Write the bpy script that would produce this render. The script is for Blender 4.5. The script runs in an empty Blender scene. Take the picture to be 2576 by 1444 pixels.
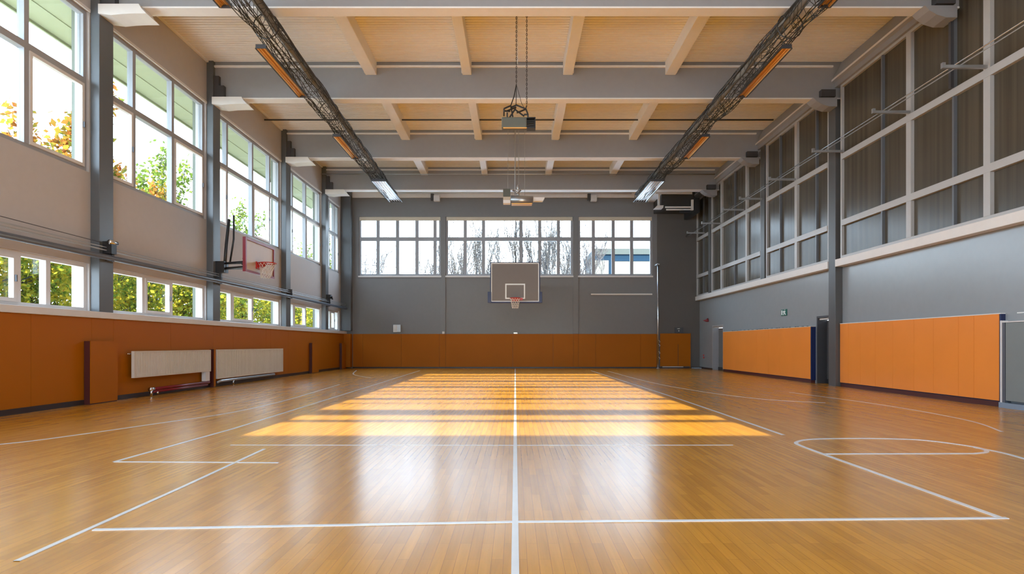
import bpy, math, random
from mathutils import Vector, Matrix
random.seed(7)
SC = bpy.context.scene
COL = SC.collection
PI = math.pi

# ------------------------------------------------------------------ materials
def new_mat(name):
    m = bpy.data.materials.new(name); m.use_nodes = True
    nt = m.node_tree
    b = nt.nodes['Principled BSDF']
    return m, nt, b

def paint(name, col, rough=0.6, var=0.04, bump=0.02, scale=6.0, metal=0.0, spec=0.5, bscale=180.0):
    m, nt, b = new_mat(name)
    geo = nt.nodes.new('ShaderNodeNewGeometry')
    n = nt.nodes.new('ShaderNodeTexNoise'); n.inputs['Scale'].default_value = scale; n.inputs['Detail'].default_value = 3
    nt.links.new(geo.outputs['Position'], n.inputs['Vector'])
    r = nt.nodes.new('ShaderNodeMapRange'); r.inputs[3].default_value = 1 - var; r.inputs[4].default_value = 1 + var
    nt.links.new(n.outputs['Fac'], r.inputs[0])
    mx = nt.nodes.new('ShaderNodeVectorMath'); mx.operation = 'SCALE'
    mx.inputs[0].default_value = col[:3]
    nt.links.new(r.outputs[0], mx.inputs['Scale'])
    nt.links.new(mx.outputs[0], b.inputs['Base Color'])
    b.inputs['Roughness'].default_value = rough
    b.inputs['Metallic'].default_value = metal
    b.inputs['Specular IOR Level'].default_value = spec
    if bump > 0:
        n2 = nt.nodes.new('ShaderNodeTexNoise'); n2.inputs['Scale'].default_value = bscale
        nt.links.new(geo.outputs['Position'], n2.inputs['Vector'])
        bp = nt.nodes.new('ShaderNodeBump'); bp.inputs['Strength'].default_value = bump; bp.inputs['Distance'].default_value = 0.01
        nt.links.new(n2.outputs['Fac'], bp.inputs['Height']); nt.links.new(bp.outputs[0], b.inputs['Normal'])
    return m

M = {}
M['cream_wall'] = paint('cream_wall', (0.50, 0.465, 0.445), 0.55)
M['white'] = paint('white_paint', (0.78, 0.75, 0.71), 0.4)
M['ledge'] = paint('ledge_paint', (0.72, 0.70, 0.68), 0.35)
M['ceil'] = paint('ceiling_deck', (0.90, 0.87, 0.82), 0.6, bump=0)
M['flange'] = paint('flange_cream', (0.84, 0.83, 0.81), 0.5)
M['web'] = paint('beam_grey', (0.31, 0.315, 0.325), 0.55)
M['grey_col'] = paint('column_grey', (0.11, 0.12, 0.128), 0.35)
M['grey_wall'] = paint('back_wall_grey', (0.20, 0.195, 0.195), 0.5)
M['brown_wall'] = paint('back_wall_brown', (0.11, 0.098, 0.088), 0.55)
M['right_wall'] = paint('right_wall_grey', (0.30, 0.33, 0.35), 0.24, spec=1.0)
M['frame_l'] = paint('window_frame_grey', (0.34, 0.345, 0.36), 0.35)
M['frame_r'] = paint('glazing_frame_silver', (0.46, 0.455, 0.445), 0.32)
M['frame_d'] = paint('frame_dark', (0.10, 0.11, 0.13), 0.35)
M['thin'] = paint('slim_mullion_grey', (0.13, 0.14, 0.155), 0.3)
M['col_r'] = paint('right_column_grey', (0.085, 0.083, 0.08), 0.4)
M['black'] = paint('black_steel', (0.02, 0.02, 0.022), 0.4)
M['dark'] = paint('dark_grey', (0.055, 0.055, 0.06), 0.45)
M['skirt'] = paint('skirting_dark', (0.025, 0.015, 0.015), 0.4)
M['maroon'] = paint('maroon_edge', (0.07, 0.012, 0.01), 0.45)
M['red'] = paint('red_paint', (0.50, 0.02, 0.015), 0.35)
M['darkred'] = paint('dark_red_paint', (0.22, 0.012, 0.02), 0.35)
M['navy'] = paint('navy_pad', (0.006, 0.015, 0.075), 0.45)
M['board_grey'] = paint('backboard_grey', (0.155, 0.135, 0.12), 0.5)
M['board_beige'] = paint('backboard_beige', (0.55, 0.47, 0.40), 0.4)
M['radiator'] = paint('radiator_enamel', (0.70, 0.62, 0.52), 0.4)
M['chrome'] = paint('chrome', (0.75, 0.76, 0.78), 0.18, metal=1.0, bump=0)
M['steel'] = paint('galvanised_steel', (0.45, 0.46, 0.47), 0.38, metal=0.7)
M['olive'] = paint('olive_housing', (0.11, 0.115, 0.09), 0.45)
M['olive_dark'] = paint('dark_brown_housing', (0.035, 0.03, 0.025), 0.5)
M['netcord'] = paint('dark_net_cord', (0.035, 0.037, 0.035), 0.7, bump=0)
M['netcloth'] = paint('grey_net_cloth', (0.20, 0.20, 0.19), 0.9, bump=0.4, bscale=25)
M['whitecord'] = paint('white_net_cord', (0.75, 0.72, 0.68), 0.7, bump=0)
M['reflector'] = paint('lamp_reflector_floor_glow', (0.85, 0.47, 0.14), 0.45, metal=0.6, bump=0)  # orange paints in the warm floor light reflected by the lamp troughs
M['reflector_w'] = paint('lamp_reflector_bright', (0.85, 0.87, 0.92), 0.25, metal=0.8, bump=0)
M['green'] = paint('sign_green', (0.01, 0.13, 0.10), 0.4)
M['signwhite'] = paint('sign_white', (0.8, 0.85, 0.84), 0.4)
M['soffit'] = paint('soffit_olive', (0.33, 0.36, 0.21), 0.6)
M['pier'] = paint('outer_pier_render', (0.16, 0.17, 0.13), 0.7)
M['bldg_white'] = paint('far_building_white', (0.055, 0.061, 0.061), 0.7)
M['bldg_grey'] = paint('far_building_grey', (0.036, 0.043, 0.045), 0.9, spec=0.1)
M['bldg_blue'] = paint('far_building_blue', (0.004, 0.014, 0.030), 0.9, spec=0.1)
M['bark'] = paint('bark', (0.028, 0.027, 0.03), 0.9, var=0.2)
M['bark_pale'] = paint('bark_pale', (0.045, 0.042, 0.048), 0.9, var=0.2)
M['bounce_ground'] = paint('pale_bounce_ground', (0.70, 0.68, 0.66), 0.9, var=0.1, scale=1.5, bump=0.1)  # unseen ground, made pale to bounce daylight up into the hall
M['door_dark'] = paint('doorway_lining', (0.085, 0.085, 0.09), 0.6)
M['door_grey'] = paint('door_leaf_grey', (0.17, 0.165, 0.16), 0.5)
M['cab_grey'] = paint('cabinet_grey', (0.21, 0.235, 0.235), 0.4)
M['bluegrey'] = paint('bluegrey_sheet', (0.22, 0.28, 0.36), 0.4)
M['blind'] = paint('roller_blind_cream', (0.62, 0.54, 0.42), 0.7)

def orange_mat(name, col, rough, spec, seam_axis, seam_w):
    m, nt, b = new_mat(name)
    geo = nt.nodes.new('ShaderNodeNewGeometry')
    n = nt.nodes.new('ShaderNodeTexNoise'); n.inputs['Scale'].default_value = 1.3; n.inputs['Detail'].default_value = 4
    nt.links.new(geo.outputs['Position'], n.inputs['Vector'])
    r = nt.nodes.new('ShaderNodeMapRange'); r.inputs[3].default_value = 0.94; r.inputs[4].default_value = 1.06
    nt.links.new(n.outputs['Fac'], r.inputs[0])
    mx = nt.nodes.new('ShaderNodeVectorMath'); mx.operation = 'SCALE'; mx.inputs[0].default_value = col
    nt.links.new(r.outputs[0], mx.inputs['Scale'])
    nt.links.new(mx.outputs[0], b.inputs['Base Color'])
    b.inputs['Roughness'].default_value = rough; b.inputs['Specular IOR Level'].default_value = spec
    return m
M['orange_l'] = orange_mat('orange_panel_left', (0.40, 0.115, 0.002), 0.5, 0.15, 1, 1.25)
M['orange_r'] = orange_mat('orange_panel_right', (0.90, 0.29, 0.045), 0.24, 0.6, 1, 1.0)

def floor_mat():
    m, nt, b = new_mat('parquet')
    N = nt.nodes; L = nt.links
    geo = N.new('ShaderNodeNewGeometry')
    sep = N.new('ShaderNodeSeparateXYZ'); L.new(geo.outputs['Position'], sep.inputs[0])
    cmb = N.new('ShaderNodeCombineXYZ'); L.new(sep.outputs['Y'], cmb.inputs['X']); L.new(sep.outputs['X'], cmb.inputs['Y'])
    br = N.new('ShaderNodeTexBrick'); L.new(cmb.outputs[0], br.inputs['Vector'])
    br.offset = 0.37
    br.inputs['Color1'].default_value = (0.60, 0.275, 0.028, 1); br.inputs['Color2'].default_value = (0.48, 0.21, 0.020, 1)
    br.inputs['Mortar'].default_value = (0.34, 0.14, 0.018, 1)
    br.inputs['Scale'].default_value = 1.0; br.inputs['Mortar Size'].default_value = 0.0014
    br.inputs['Brick Width'].default_value = 0.72; br.inputs['Row Height'].default_value = 0.066
    br.inputs['Bias'].default_value = -0.15
    mp = N.new('ShaderNodeMapping'); mp.inputs['Scale'].default_value = (26, 1.3, 1)
    L.new(geo.outputs['Position'], mp.inputs[0])
    nz = N.new('ShaderNodeTexNoise'); nz.inputs['Scale'].default_value = 1.0; nz.inputs['Detail'].default_value = 6; nz.inputs['Roughness'].default_value = 0.65
    nz.inputs['Distortion'].default_value = 0.6
    L.new(mp.outputs[0], nz.inputs['Vector'])
    ramp = N.new('ShaderNodeMapRange'); ramp.inputs[1].default_value = 0.3; ramp.inputs[2].default_value = 0.7
    ramp.inputs[3].default_value = 0.86; ramp.inputs[4].default_value = 1.10
    L.new(nz.outputs['Fac'], ramp.inputs[0])
    sc = N.new('ShaderNodeVectorMath'); sc.operation = 'SCALE'
    L.new(br.outputs['Color'], sc.inputs[0]); L.new(ramp.outputs[0], sc.inputs['Scale'])
    L.new(sc.outputs[0], b.inputs['Base Color'])
    b.inputs['Roughness'].default_value = 0.24
    b.inputs['Specular IOR Level'].default_value = 0.78; b.inputs['IOR'].default_value = 1.5
    # gentle unevenness of the varnished boards
    mp2 = N.new('ShaderNodeMapping'); mp2.inputs['Scale'].default_value = (15, 2.2, 1)
    L.new(geo.outputs['Position'], mp2.inputs[0])
    n2 = N.new('ShaderNodeTexNoise'); n2.inputs['Scale'].default_value = 1.0; n2.inputs['Detail'].default_value = 3
    L.new(mp2.outputs[0], n2.inputs['Vector'])
    ad = N.new('ShaderNodeMath'); ad.operation = 'MULTIPLY_ADD'; ad.inputs[1].default_value = -0.18
    L.new(br.outputs['Fac'], ad.inputs[0]); L.new(n2.outputs['Fac'], ad.inputs[2])
    bp = N.new('ShaderNodeBump'); bp.inputs['Strength'].default_value = 0.10; bp.inputs['Distance'].default_value = 0.010
    L.new(ad.outputs[0], bp.inputs['Height']); L.new(bp.outputs[0], b.inputs['Normal'])
    return m
M['floor'] = floor_mat()
M['line'] = paint('court_line_white', (0.70, 0.72, 0.72), 0.25, var=0.06)

def glass_mat(name, tint=(0.93, 0.96, 0.97)):
    m = bpy.data.materials.new(name); m.use_nodes = True
    nt = m.node_tree; N = nt.nodes; L = nt.links
    N.remove(N['Principled BSDF'])
    out = N['Material Output']
    tr = N.new('ShaderNodeBsdfTransparent'); tr.inputs[0].default_value = (*tint, 1)
    gl = N.new('ShaderNodeBsdfGlossy'); gl.inputs['Roughness'].default_value = 0.02
    lw = N.new('ShaderNodeLayerWeight'); lw.inputs['Blend'].default_value = 0.5
    pw = N.new('ShaderNodeMath'); pw.operation = 'POWER'; pw.inputs[1].default_value = 5.0; L.new(lw.outputs['Facing'], pw.inputs[0])
    fr = N.new('ShaderNodeMath'); fr.operation = 'MULTIPLY_ADD'; fr.inputs[1].default_value = 0.5; fr.inputs[2].default_value = 0.02; L.new(pw.outputs[0], fr.inputs[0])
    mx = N.new('ShaderNodeMixShader')
    L.new(fr.outputs[0], mx.inputs[0]); L.new(tr.outputs[0], mx.inputs[1]); L.new(gl.outputs[0], mx.inputs[2])
    L.new(mx.outputs[0], out.inputs['Surface'])
    return m
M['glass'] = glass_mat('window_glass')

def curtain_glass():
    m, nt, b = new_mat('curtained_glass')
    N = nt.nodes; L = nt.links
    geo = N.new('ShaderNodeNewGeometry')
    mp = N.new('ShaderNodeMapping'); mp.inputs['Scale'].default_value = (1, 9, 0.12); L.new(geo.outputs['Position'], mp.inputs[0])
    n = N.new('ShaderNodeTexNoise'); n.inputs['Scale'].default_value = 1.0; n.inputs['Detail'].default_value = 3; L.new(mp.outputs[0], n.inputs['Vector'])
    r = N.new('ShaderNodeMapRange'); r.inputs[1].default_value = 0.3; r.inputs[2].default_value = 0.7; r.inputs[3].default_value = 0.72; r.inputs[4].default_value = 1.2
    L.new(n.outputs['Fac'], r.inputs[0])
    s = N.new('ShaderNodeVectorMath'); s.operation = 'SCALE'; s.inputs[0].default_value = (0.085, 0.072, 0.052); L.new(r.outputs[0], s.inputs['Scale'])
    L.new(s.outputs[0], b.inputs['Base Color'])
    b.inputs['Roughness'].default_value = 0.22
    b.inputs['Specular IOR Level'].default_value = 0.4
    bp = N.new('ShaderNodeBump'); bp.inputs['Strength'].default_value = 0.15; bp.inputs['Distance'].default_value = 0.01
    L.new(n.outputs['Fac'], bp.inputs['Height']); L.new(bp.outputs[0], b.inputs['Normal'])
    return m
M['curtain'] = curtain_glass()

def leaf_mat(name, cols):
    m = bpy.data.materials.new(name); m.use_nodes = True
    nt = m.node_tree; N = nt.nodes; L = nt.links
    N.remove(N['Principled BSDF']); out = N['Material Output']
    geo = N.new('ShaderNodeNewGeometry')
    n = N.new('ShaderNodeTexNoise'); n.inputs['Scale'].default_value = 1.6; n.inputs['Detail'].default_value = 5; n.inputs['Roughness'].default_value = 0.8
    L.new(geo.outputs['Position'], n.inputs['Vector'])
    cr = N.new('ShaderNodeValToRGB'); e = cr.color_ramp.elements
    e[0].position = 0.32; e[0].color = (*cols[0], 1); e[1].position = 0.68; e[1].color = (*cols[-1], 1)
    for i, c in enumerate(cols[1:-1]):
        k = e.new(0.32 + 0.36 * (i + 1) / (len(cols) - 1)); k.color = (*c, 1)
    L.new(n.outputs['Fac'], cr.inputs[0])
    d = N.new('ShaderNodeBsdfDiffuse'); t = N.new('ShaderNodeBsdfTranslucent'); a = N.new('ShaderNodeMixShader'); a.inputs[0].default_value = 0.4
    L.new(cr.outputs[0], d.inputs[0]); L.new(cr.outputs[0], t.inputs[0]); L.new(d.outputs[0], a.inputs[1]); L.new(t.outputs[0], a.inputs[2])
    L.new(a.outputs[0], out.inputs['Surface'])
    return m
M['leaf_yellow'] = leaf_mat('autumn_hedge_leaves', [(0.04, 0.08, 0.015), (0.12, 0.17, 0.025), (0.34, 0.27, 0.025), (0.38, 0.23, 0.02)])
M['leaf_orange'] = leaf_mat('autumn_tree_leaves', [(0.05, 0.09, 0.02), (0.15, 0.14, 0.02), (0.25, 0.09, 0.02), (0.20, 0.05, 0.02)])
M['leaf_green'] = leaf_mat('greenish_tree_leaves', [(0.04, 0.07, 0.015), (0.08, 0.12, 0.02), (0.18, 0.18, 0.03)])

# ------------------------------------------------------------------ mesh builder
class MB:
    def __init__(s): s.v = []; s.f = []; s.mi = []; s.cur = 0
    def mat(s, i): s.cur = i; return s
    def face(s, *idx): s.f.append(tuple(idx)); s.mi.append(s.cur)
    def box(s, x0, x1, y0, y1, z0, z1):
        if x0 > x1: x0, x1 = x1, x0
        if y0 > y1: y0, y1 = y1, y0
        if z0 > z1: z0, z1 = z1, z0
        n = len(s.v)
        s.v += [(x0,y0,z0),(x1,y0,z0),(x1,y1,z0),(x0,y1,z0),(x0,y0,z1),(x1,y0,z1),(x1,y1,z1),(x0,y1,z1)]
        for q in ((0,3,2,1),(4,5,6,7),(0,1,5,4),(1,2,6,5),(2,3,7,6),(3,0,4,7)):
            s.face(*[n+i for i in q])
        return s
    def prism(s, poly, a0, a1, axis='y'):
        """poly: list of 2D points (other two axes in xyz order); extruded along axis"""
        n = len(s.v); k = len(poly)
        for a in (a0, a1):
            for p in poly:
                if axis == 'y': s.v.append((p[0], a, p[1]))
                elif axis == 'x': s.v.append((a, p[0], p[1]))
                else: s.v.append((p[0], p[1], a))
        for i in range(k):
            j = (i+1) % k
            s.face(n+i, n+j, n+k+j, n+k+i)
        s.face(*[n+i for i in reversed(range(k))]); s.face(*[n+k+i for i in range(k)])
        return s
    def tube(s, pts, r, n=8, cap=True, closed=False):
        pts = [Vector(p) for p in pts]; m = len(pts)
        rs = r if isinstance(r, (list, tuple)) else [r]*m
        base = len(s.v); ref = None
        for i, p in enumerate(pts):
            if closed: d = pts[(i+1) % m] - pts[i-1]
            elif i == 0: d = pts[1]-pts[0]
            elif i == m-1: d = pts[-1]-pts[-2]
            else: d = pts[i+1]-pts[i-1]
            if d.length < 1e-9: d = Vector((0,0,1))
            d.normalize()
            if ref is None:
                ref = Vector((0,0,1)) if abs(d.z) < 0.9 else Vector((1,0,0))
            u = d.cross(ref)
            if u.length < 1e-5: u = d.cross(Vector((0.3,0.8,0.1)))
            u.normalize(); w = d.cross(u); ref = u.cross(d) if False else ref
            for k in range(n):
                a = 2*PI*k/n
                q = p + (u*math.cos(a) + w*math.sin(a))*rs[i]
                s.v.append(tuple(q))
        seg = m if closed else m-1
        for i in range(seg):
            a = base+i*n; b = base+((i+1) % m)*n
            for k in range(n):
                s.face(a+k, a+(k+1) % n, b+(k+1) % n, b+k)
        if cap and not closed and n > 2:
            s.face(*[base+k for k in reversed(range(n))]); s.face(*[base+(m-1)*n+k for k in range(n)])
        return s
    def sphere(s, c, r, seg=10, rings=6, sc=(1,1,1)):
        base = len(s.v)
        s.v.append((c[0], c[1], c[2]+r*sc[2]))
        for i in range(1, rings):
            t = PI*i/rings
            for k in range(seg):
                a = 2*PI*k/seg
                s.v.append((c[0]+r*sc[0]*math.sin(t)*math.cos(a), c[1]+r*sc[1]*math.sin(t)*math.sin(a), c[2]+r*sc[2]*math.cos(t)))
        s.v.append((c[0], c[1], c[2]-r*sc[2])); last = len(s.v)-1
        for k in range(seg): s.face(base, base+1+k, base+1+(k+1) % seg)
        for i in range(rings-2):
            for k in range(seg):
                a = base+1+i*seg+k; b = base+1+i*seg+(k+1) % seg
                s.face(a, a+seg, b+seg, b)
        o = base+1+(rings-2)*seg
        for k in range(seg): s.face(o+k, last, o+(k+1) % seg)
        return s
    def mesh(s, name, mats, smooth=False):
        me = bpy.data.meshes.new(name)
        me.from_pydata(s.v, [], s.f)
        for m in (mats if isinstance(mats, (list, tuple)) else [mats]): me.materials.append(m)
        if any(s.mi): me.polygons.foreach_set('material_index', s.mi)
        if smooth: me.polygons.foreach_set('use_smooth', [True]*len(s.f))
        me.update()
        return me
    def build(s, name, mats, parent=None, smooth=False, bevel=0.0, loc=None):
        me = s.mesh(name, mats, smooth)
        o = bpy.data.objects.new(name, me); COL.objects.link(o)
        if parent is not None:
            o.parent = parent; o.matrix_parent_inverse = Matrix.Translation(-parent.location) if parent.type == 'EMPTY' and parent.parent is None and not s_local(parent) else Matrix.Identity(4)
        if loc: o.location = loc
        if bevel > 0:
            b = o.modifiers.new('bevel', 'BEVEL'); b.width = bevel; b.segments = 2; b.limit_method = 'ANGLE'
        return o

LOCAL = set()
def s_local(o): return o.name in LOCAL

def tag(o, label, cat, group=None, kind=None):
    if label: o['label'] = label
    if cat: o['category'] = cat
    if group: o['group'] = group
    if kind: o['kind'] = kind
    return o
def empty(name, loc, label, cat, group=None, local=False, kind=None):
    """local=False: parts are given in world coordinates; local=True: in the thing's own"""
    o = bpy.data.objects.new(name, None); COL.objects.link(o); o.location = loc; o.empty_display_size = 0.2
    tag(o, label, cat, group, kind)
    if local: LOCAL.add(o.name)
    return o
def struct(o): o['kind'] = 'structure'; return o
def box(name, m, x0, x1, y0, y1, z0, z1, parent=None, bevel=0.0):
    return MB().box(x0, x1, y0, y1, z0, z1).build(name, m, parent, bevel=bevel)
def copy_tree(o, parent=None):
    c = o.copy(); COL.objects.link(c)
    if parent is not None: c.parent = parent
    for ch in list(o.children): copy_tree(ch, c)
    return c

# ------------------------------------------------------------------ layout numbers (metres)
CAMZ = 1.2
DB = 30.4                    # back wall inner face (y)
YR = -4.0                    # wall behind the camera
XL, XLP = -8.80, -8.61       # left upper wall face, left panelling / column face
XR, XRF = 9.40, 9.20         # right lower wall face, glazing / column face
CZ = 9.30                    # underside of deck
BZ = 8.245                   # underside of crossbeams
LCOL = [(-1.9, -1.5), (3.0, 3.4), (7.6, 8.0), (12.35, 12.78), (17.0, 17.41), (22.42, 22.87), (27.1, 27.5)]
BEAMS = [3.0, 7.75, 12.48, 17.10, 22.53, 27.20]

# ------------------------------------------------------------------ floor
fl = MB().box(-9.2, 9.9, YR-0.2, DB+0.3, -0.25, 0.0).build('floor', M['floor']); struct(fl)
def line_strip(pts, w, closed=False, top=0.0016):
    """flat ribbon of painted line, 1.5 mm proud"""
    mb = MB(); n = len(pts)
    L = []; 
    for i in range(n):
        if closed: a, b = pts[i-1], pts[(i+1) % n]
        else: a, b = pts[max(i-1, 0)], pts[min(i+1, n-1)]
        dx, dy = b[0]-a[0], b[1]-a[1]; l = math.hypot(dx, dy) or 1
        L.append((-dy/l*w/2, dx/l*w/2))
    for z in (0.0, top):
        for i, p in enumerate(pts):
            mb.v.append((p[0]+L[i][0], p[1]+L[i][1], z)); mb.v.append((p[0]-L[i][0], p[1]-L[i][1], z))
    o = 2*n
    for i in range(n if closed else n-1):
        j = (i+1) % n
        mb.face(o+2*i+1, o+2*j+1, o+2*j, o+2*i)
        mb.face(2*i, 2*j, o+2*j, o+2*i); mb.face(2*j+1, 2*i+1, o+2*i+1, o+2*j+1)
    return mb
def curve(pts, k=8):
    out = []
    n = len(pts)
    for i in range(n-1):
        p0 = pts[max(i-1, 0)]; p1 = pts[i]; p2 = pts[i+1]; p3 = pts[min(i+2, n-1)]
        for t in [j/k for j in range(k)]:
            out.append(tuple(0.5*((2*p1[a]) + (-p0[a]+p2[a])*t + (2*p0[a]-5*p1[a]+4*p2[a]-p3[a])*t*t + (-p0[a]+3*p1[a]-3*p2[a]+p3[a])*t**3) for a in range(len(p1))))
    out.append(tuple(pts[-1])); return out
lines = [
    ([(0.0, YR+0.5), (0.0, 29.6)], 0.042),
    ([(-2.73, 3.86), (0.0, 4.03), (3.40, 4.12)], 0.034),
    ([(3.36, 4.10), (3.37, 6.4), (3.38, 7.0)], 0.042),
    (curve([(3.38, 7.0), (3.44, 7.30), (3.75, 7.55), (4.30, 7.62), (4.85, 7.58), (5.15, 7.45), (5.38, 7.0), (5.30, 6.70), (5.10, 6.58), (4.85, 6.56), (3.40, 6.54)]), 0.045),
    (curve([(5.36, 6.95), (5.40, 6.6), (5.32, 6.0), (5.30, 5.0)]), 0.045),
    ([(-2.76, 3.3), (-2.80, 5.0), (-2.88, 6.85)], 0.036),
    ([(-4.10, 6.1), (-3.2, 6.08), (-2.4, 6.05)], 0.032),
    ([(-4.10, 6.1), (-4.02, 8.5), (-4.15, 15.2), (-4.4, 27.5)], 0.045),
    ([(-3.4, 7.12), (0.0, 7.10), (2.6, 7.12)], 0.022),
    (curve([(-6.6, 6.6), (-6.2, 7.17), (-5.93, 7.63), (-5.43, 9.1), (-5.0, 10.6), (-4.95, 13.0), (-5.3, 18.0)]), 0.045),
    ([(3.56, 7.9), (3.6, 10.5), (3.62, 13.5), (3.5, 27.5)], 0.050),
    (curve([(4.2, 27.0), (4.3, 19.4), (4.7, 15.6), (5.4, 13.2), (6.4, 12.3)]), 0.045),
    (curve([(6.9, 15.0), (7.3, 12.0), (7.2, 9.6), (6.7, 8.2)]), 0.035),
    (curve([(-7.4, 27.8), (-6.5, 24.0), (-5.2, 21.5)]), 0.05),
]
for li, (pts, w) in enumerate(lines):
    line_strip(pts, w, top=0.0012+0.0003*(len(lines)-li)).build('court_line', M['line'], fl)

# ------------------------------------------------------------------ ceiling
mb = MB()
mb.box(-9.4, 9.9, YR-0.3, DB+0.3, CZ+0.08, CZ+0.3)
per = 0.118; y = YR; prof = []
while y < DB:
    prof += [(y, CZ), (y+0.078, CZ), (y+0.084, CZ+0.075), (y+0.112, CZ+0.075)]
    y += per
b0 = len(mb.v)
for (yy, zz) in prof: mb.v.append((-9.1, yy, zz)); mb.v.append((9.45, yy, zz))
for i in range(len(prof)-1):
    a = b0+2*i; mb.face(a, a+2, a+3, a+1)
ce = mb.build('ceiling', M['ceil']); struct(ce)

# ------------------------------------------------------------------ crossbeams, joists
def roof_beam(y0, lab):
    t = empty('roof_beam', (0, y0, BZ), lab, 'beam', 'crossbeams under the roof deck')
    box('web', M['web'], -8.95, XR, y0+0.012, y0+0.29, BZ+0.035, CZ+0.02, t)
    box('flange', M['flange'], -8.80, XR, y0, y0+0.31, BZ, BZ+0.035, t)
    # left haunch: pale folded plate below the beam end, right one darker
    poly = [(-8.62, BZ), (-8.62, BZ-0.20), (-8.35, BZ-0.235), (-8.1, BZ-0.21), (-7.85, BZ-0.20), (-7.62, BZ-0.20), (-7.72, BZ-0.10), (-7.78, BZ)]
    MB().prism(poly, y0-0.16, y0+0.30).build('haunch', M['white'], t)
    mb = MB(); mb.box(-8.60, -8.45, y0-0.10, y0+0.05, BZ-0.05, BZ+0.62)
    mb.box(-8.44, -8.30, y0-0.12, y0+0.02, BZ-0.02, BZ+0.34)
    mb.build('bearing_bracket', M['dark'], t)
    poly = [(9.18, BZ), (9.18, BZ-0.25), (8.95, BZ-0.25), (8.75, BZ-0.19), (8.6, BZ-0.10), (8.5, BZ)]
    MB().prism(poly, y0-0.10, y0+0.30).build('haunch', M['web'], t)
    box('bearing_bracket', M['dark'], 8.72, 9.12, y0-0.14, y0+0.011, BZ+0.02, BZ+0.22, t)
    box('conduit', M['flange'], -8.79, 9.1, y0-0.05, y0+0.012, CZ-0.16, CZ-0.11, t)
    return t
BL = ['grey crossbeam behind the viewer, out of frame', 'grey crossbeam overhead, out of frame',
      'grey crossbeam cut off by the top of the photo, nearest of the visible crossbeams',
      'grey crossbeam with pale underside crossing above the hanging dark winch, second from the top',
      'grey crossbeam with pale underside between the two hanging winches, third from the top',
      'grey crossbeam closest to the far wall with its window band']
for y0, lab in zip(BEAMS, BL):
    if y0 > 8: roof_beam(y0, lab)      # the ones the photo cannot see are left out

jx = [(-4.29, -3.97, 'far left'), (-1.51, -1.25, 'left of the hanging winch'), (1.37, 1.65, 'right of the hanging winch'), (4.30, 4.60, 'far right')]
bay_names = {2: ('front', 'front ceiling bay'), 3: ('middle', 'middle ceiling bay'), 4: ('rear', 'rearmost ceiling bay')}
proto = None
for bi in (2, 3, 4):
    y0 = BEAMS[bi]+0.31; y1 = BEAMS[bi+1]
    for xa, xb, pos in jx:
        mb = MB(); mb.box(xa, xb, y0, y1+0.005, CZ-0.37, CZ+0.01)
        mb.box(xa-0.03, xa, y1-0.10, y1+0.004, CZ-0.33, CZ-0.02) if xa < 0 else mb.box(xb, xb+0.03, y1-0.10, y1+0.004, CZ-0.33, CZ-0.02)
        o = mb.build('roof_joist', M['flange'], bevel=0.012)
        tag(o, 'cream roof joist, %s, in the %s' % (pos, bay_names[bi][1]), 'joist', 'cream joists between the crossbeams')
# service pipes under the deck
def pipe(name, a, b, r, m, lab, cat='pipe', group=None):
    o = MB().tube([a, b], r, 8).build(name, m, smooth=True); tag(o, lab, cat, group); return o
pipe('ceiling_pipe', (-8.79, 20.9, 9.08), (9.05, 20.9, 9.08), 0.028, M['dark'], 'thin dark pipe running crosswise under the middle ceiling bay', group='pipes under the deck')
pipe('ceiling_pipe', (-8.79, 27.03, 8.93), (9.05, 27.03, 8.93), 0.03, M['steel'], 'thin grey pipe fixed low on the face of the rearmost crossbeam', group='pipes under the deck')
pipe('ceiling_pipe', (-5.9, 30.2, 8.86), (5.9, 30.2, 8.86), 0.035, M['ledge'], 'pale pipe along the top of the far wall', group='pipes under the deck')

# ------------------------------------------------------------------ left wall
mb = MB()
mb.box(-9.1, XL, YR, DB, 0, 1.88)
mb.box(-9.1, XL, YR, DB, 2.87, 4.76)
mb.box(-9.1, XL, YR, DB, 8.08, CZ+0.05)
for a, b in LCOL + [(29.85, DB), (YR, YR+0.3)]:
    mb.box(-9.1, XL, a-0.03, b+0.03, 1.88, 2.87); mb.box(-9.1, XL, a-0.03, b+0.03, 4.76, 8.08)
struct(mb.build('wall_left', M['cream_wall']))
# ledge on top of the panelling and thin top strip under the deck
struct(MB().box(XL+0.001, -8.57, YR, DB-0.001, 1.745, 1.88).build('trim_1', M['ledge'], bevel=0.01))
struct(MB().box(XL+0.001, -8.74, YR, DB-0.01, CZ-0.05, CZ-0.001).build('trim_2', M['flange']))
# orange impact panelling, seams as real gaps
def panelling(name, segs, axis, w0, w1, z0, z1, m, lab, gap=0.008):
    t = empty(name, (0, 0, 0), lab, 'wall panelling')
    for i, (a, b) in enumerate(segs):
        if axis == 'y': o = box('panel_board', m, w0, w1, a+gap/2, b-gap/2, z0, z1, t)
        else: o = box('panel_board', m, a+gap/2, b-gap/2, w0, w1, z0, z1, t)
    return t
ys = [YR+0.05, -1.5, 1.0, 3.5, 6.0, 8.35, 10.6, 12.12, 12.78, 14.9, 17.0, 18.2, 20.6, 21.0, 22.6, 25.2, 27.6, 29.95]
panelling('wall_panelling', list(zip(ys[:-1], ys[1:])), 'y', XL+0.002, XLP, 0.10, 1.744, M['orange_l'], 'long dark orange panelling along the foot of the left wall below the low windows', gap=0.006)
struct(MB().box(XL+0.002, XLP+0.012, YR, DB-0.05, 0.0, 0.10).build('baseboard_left', M['skirt']))

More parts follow.
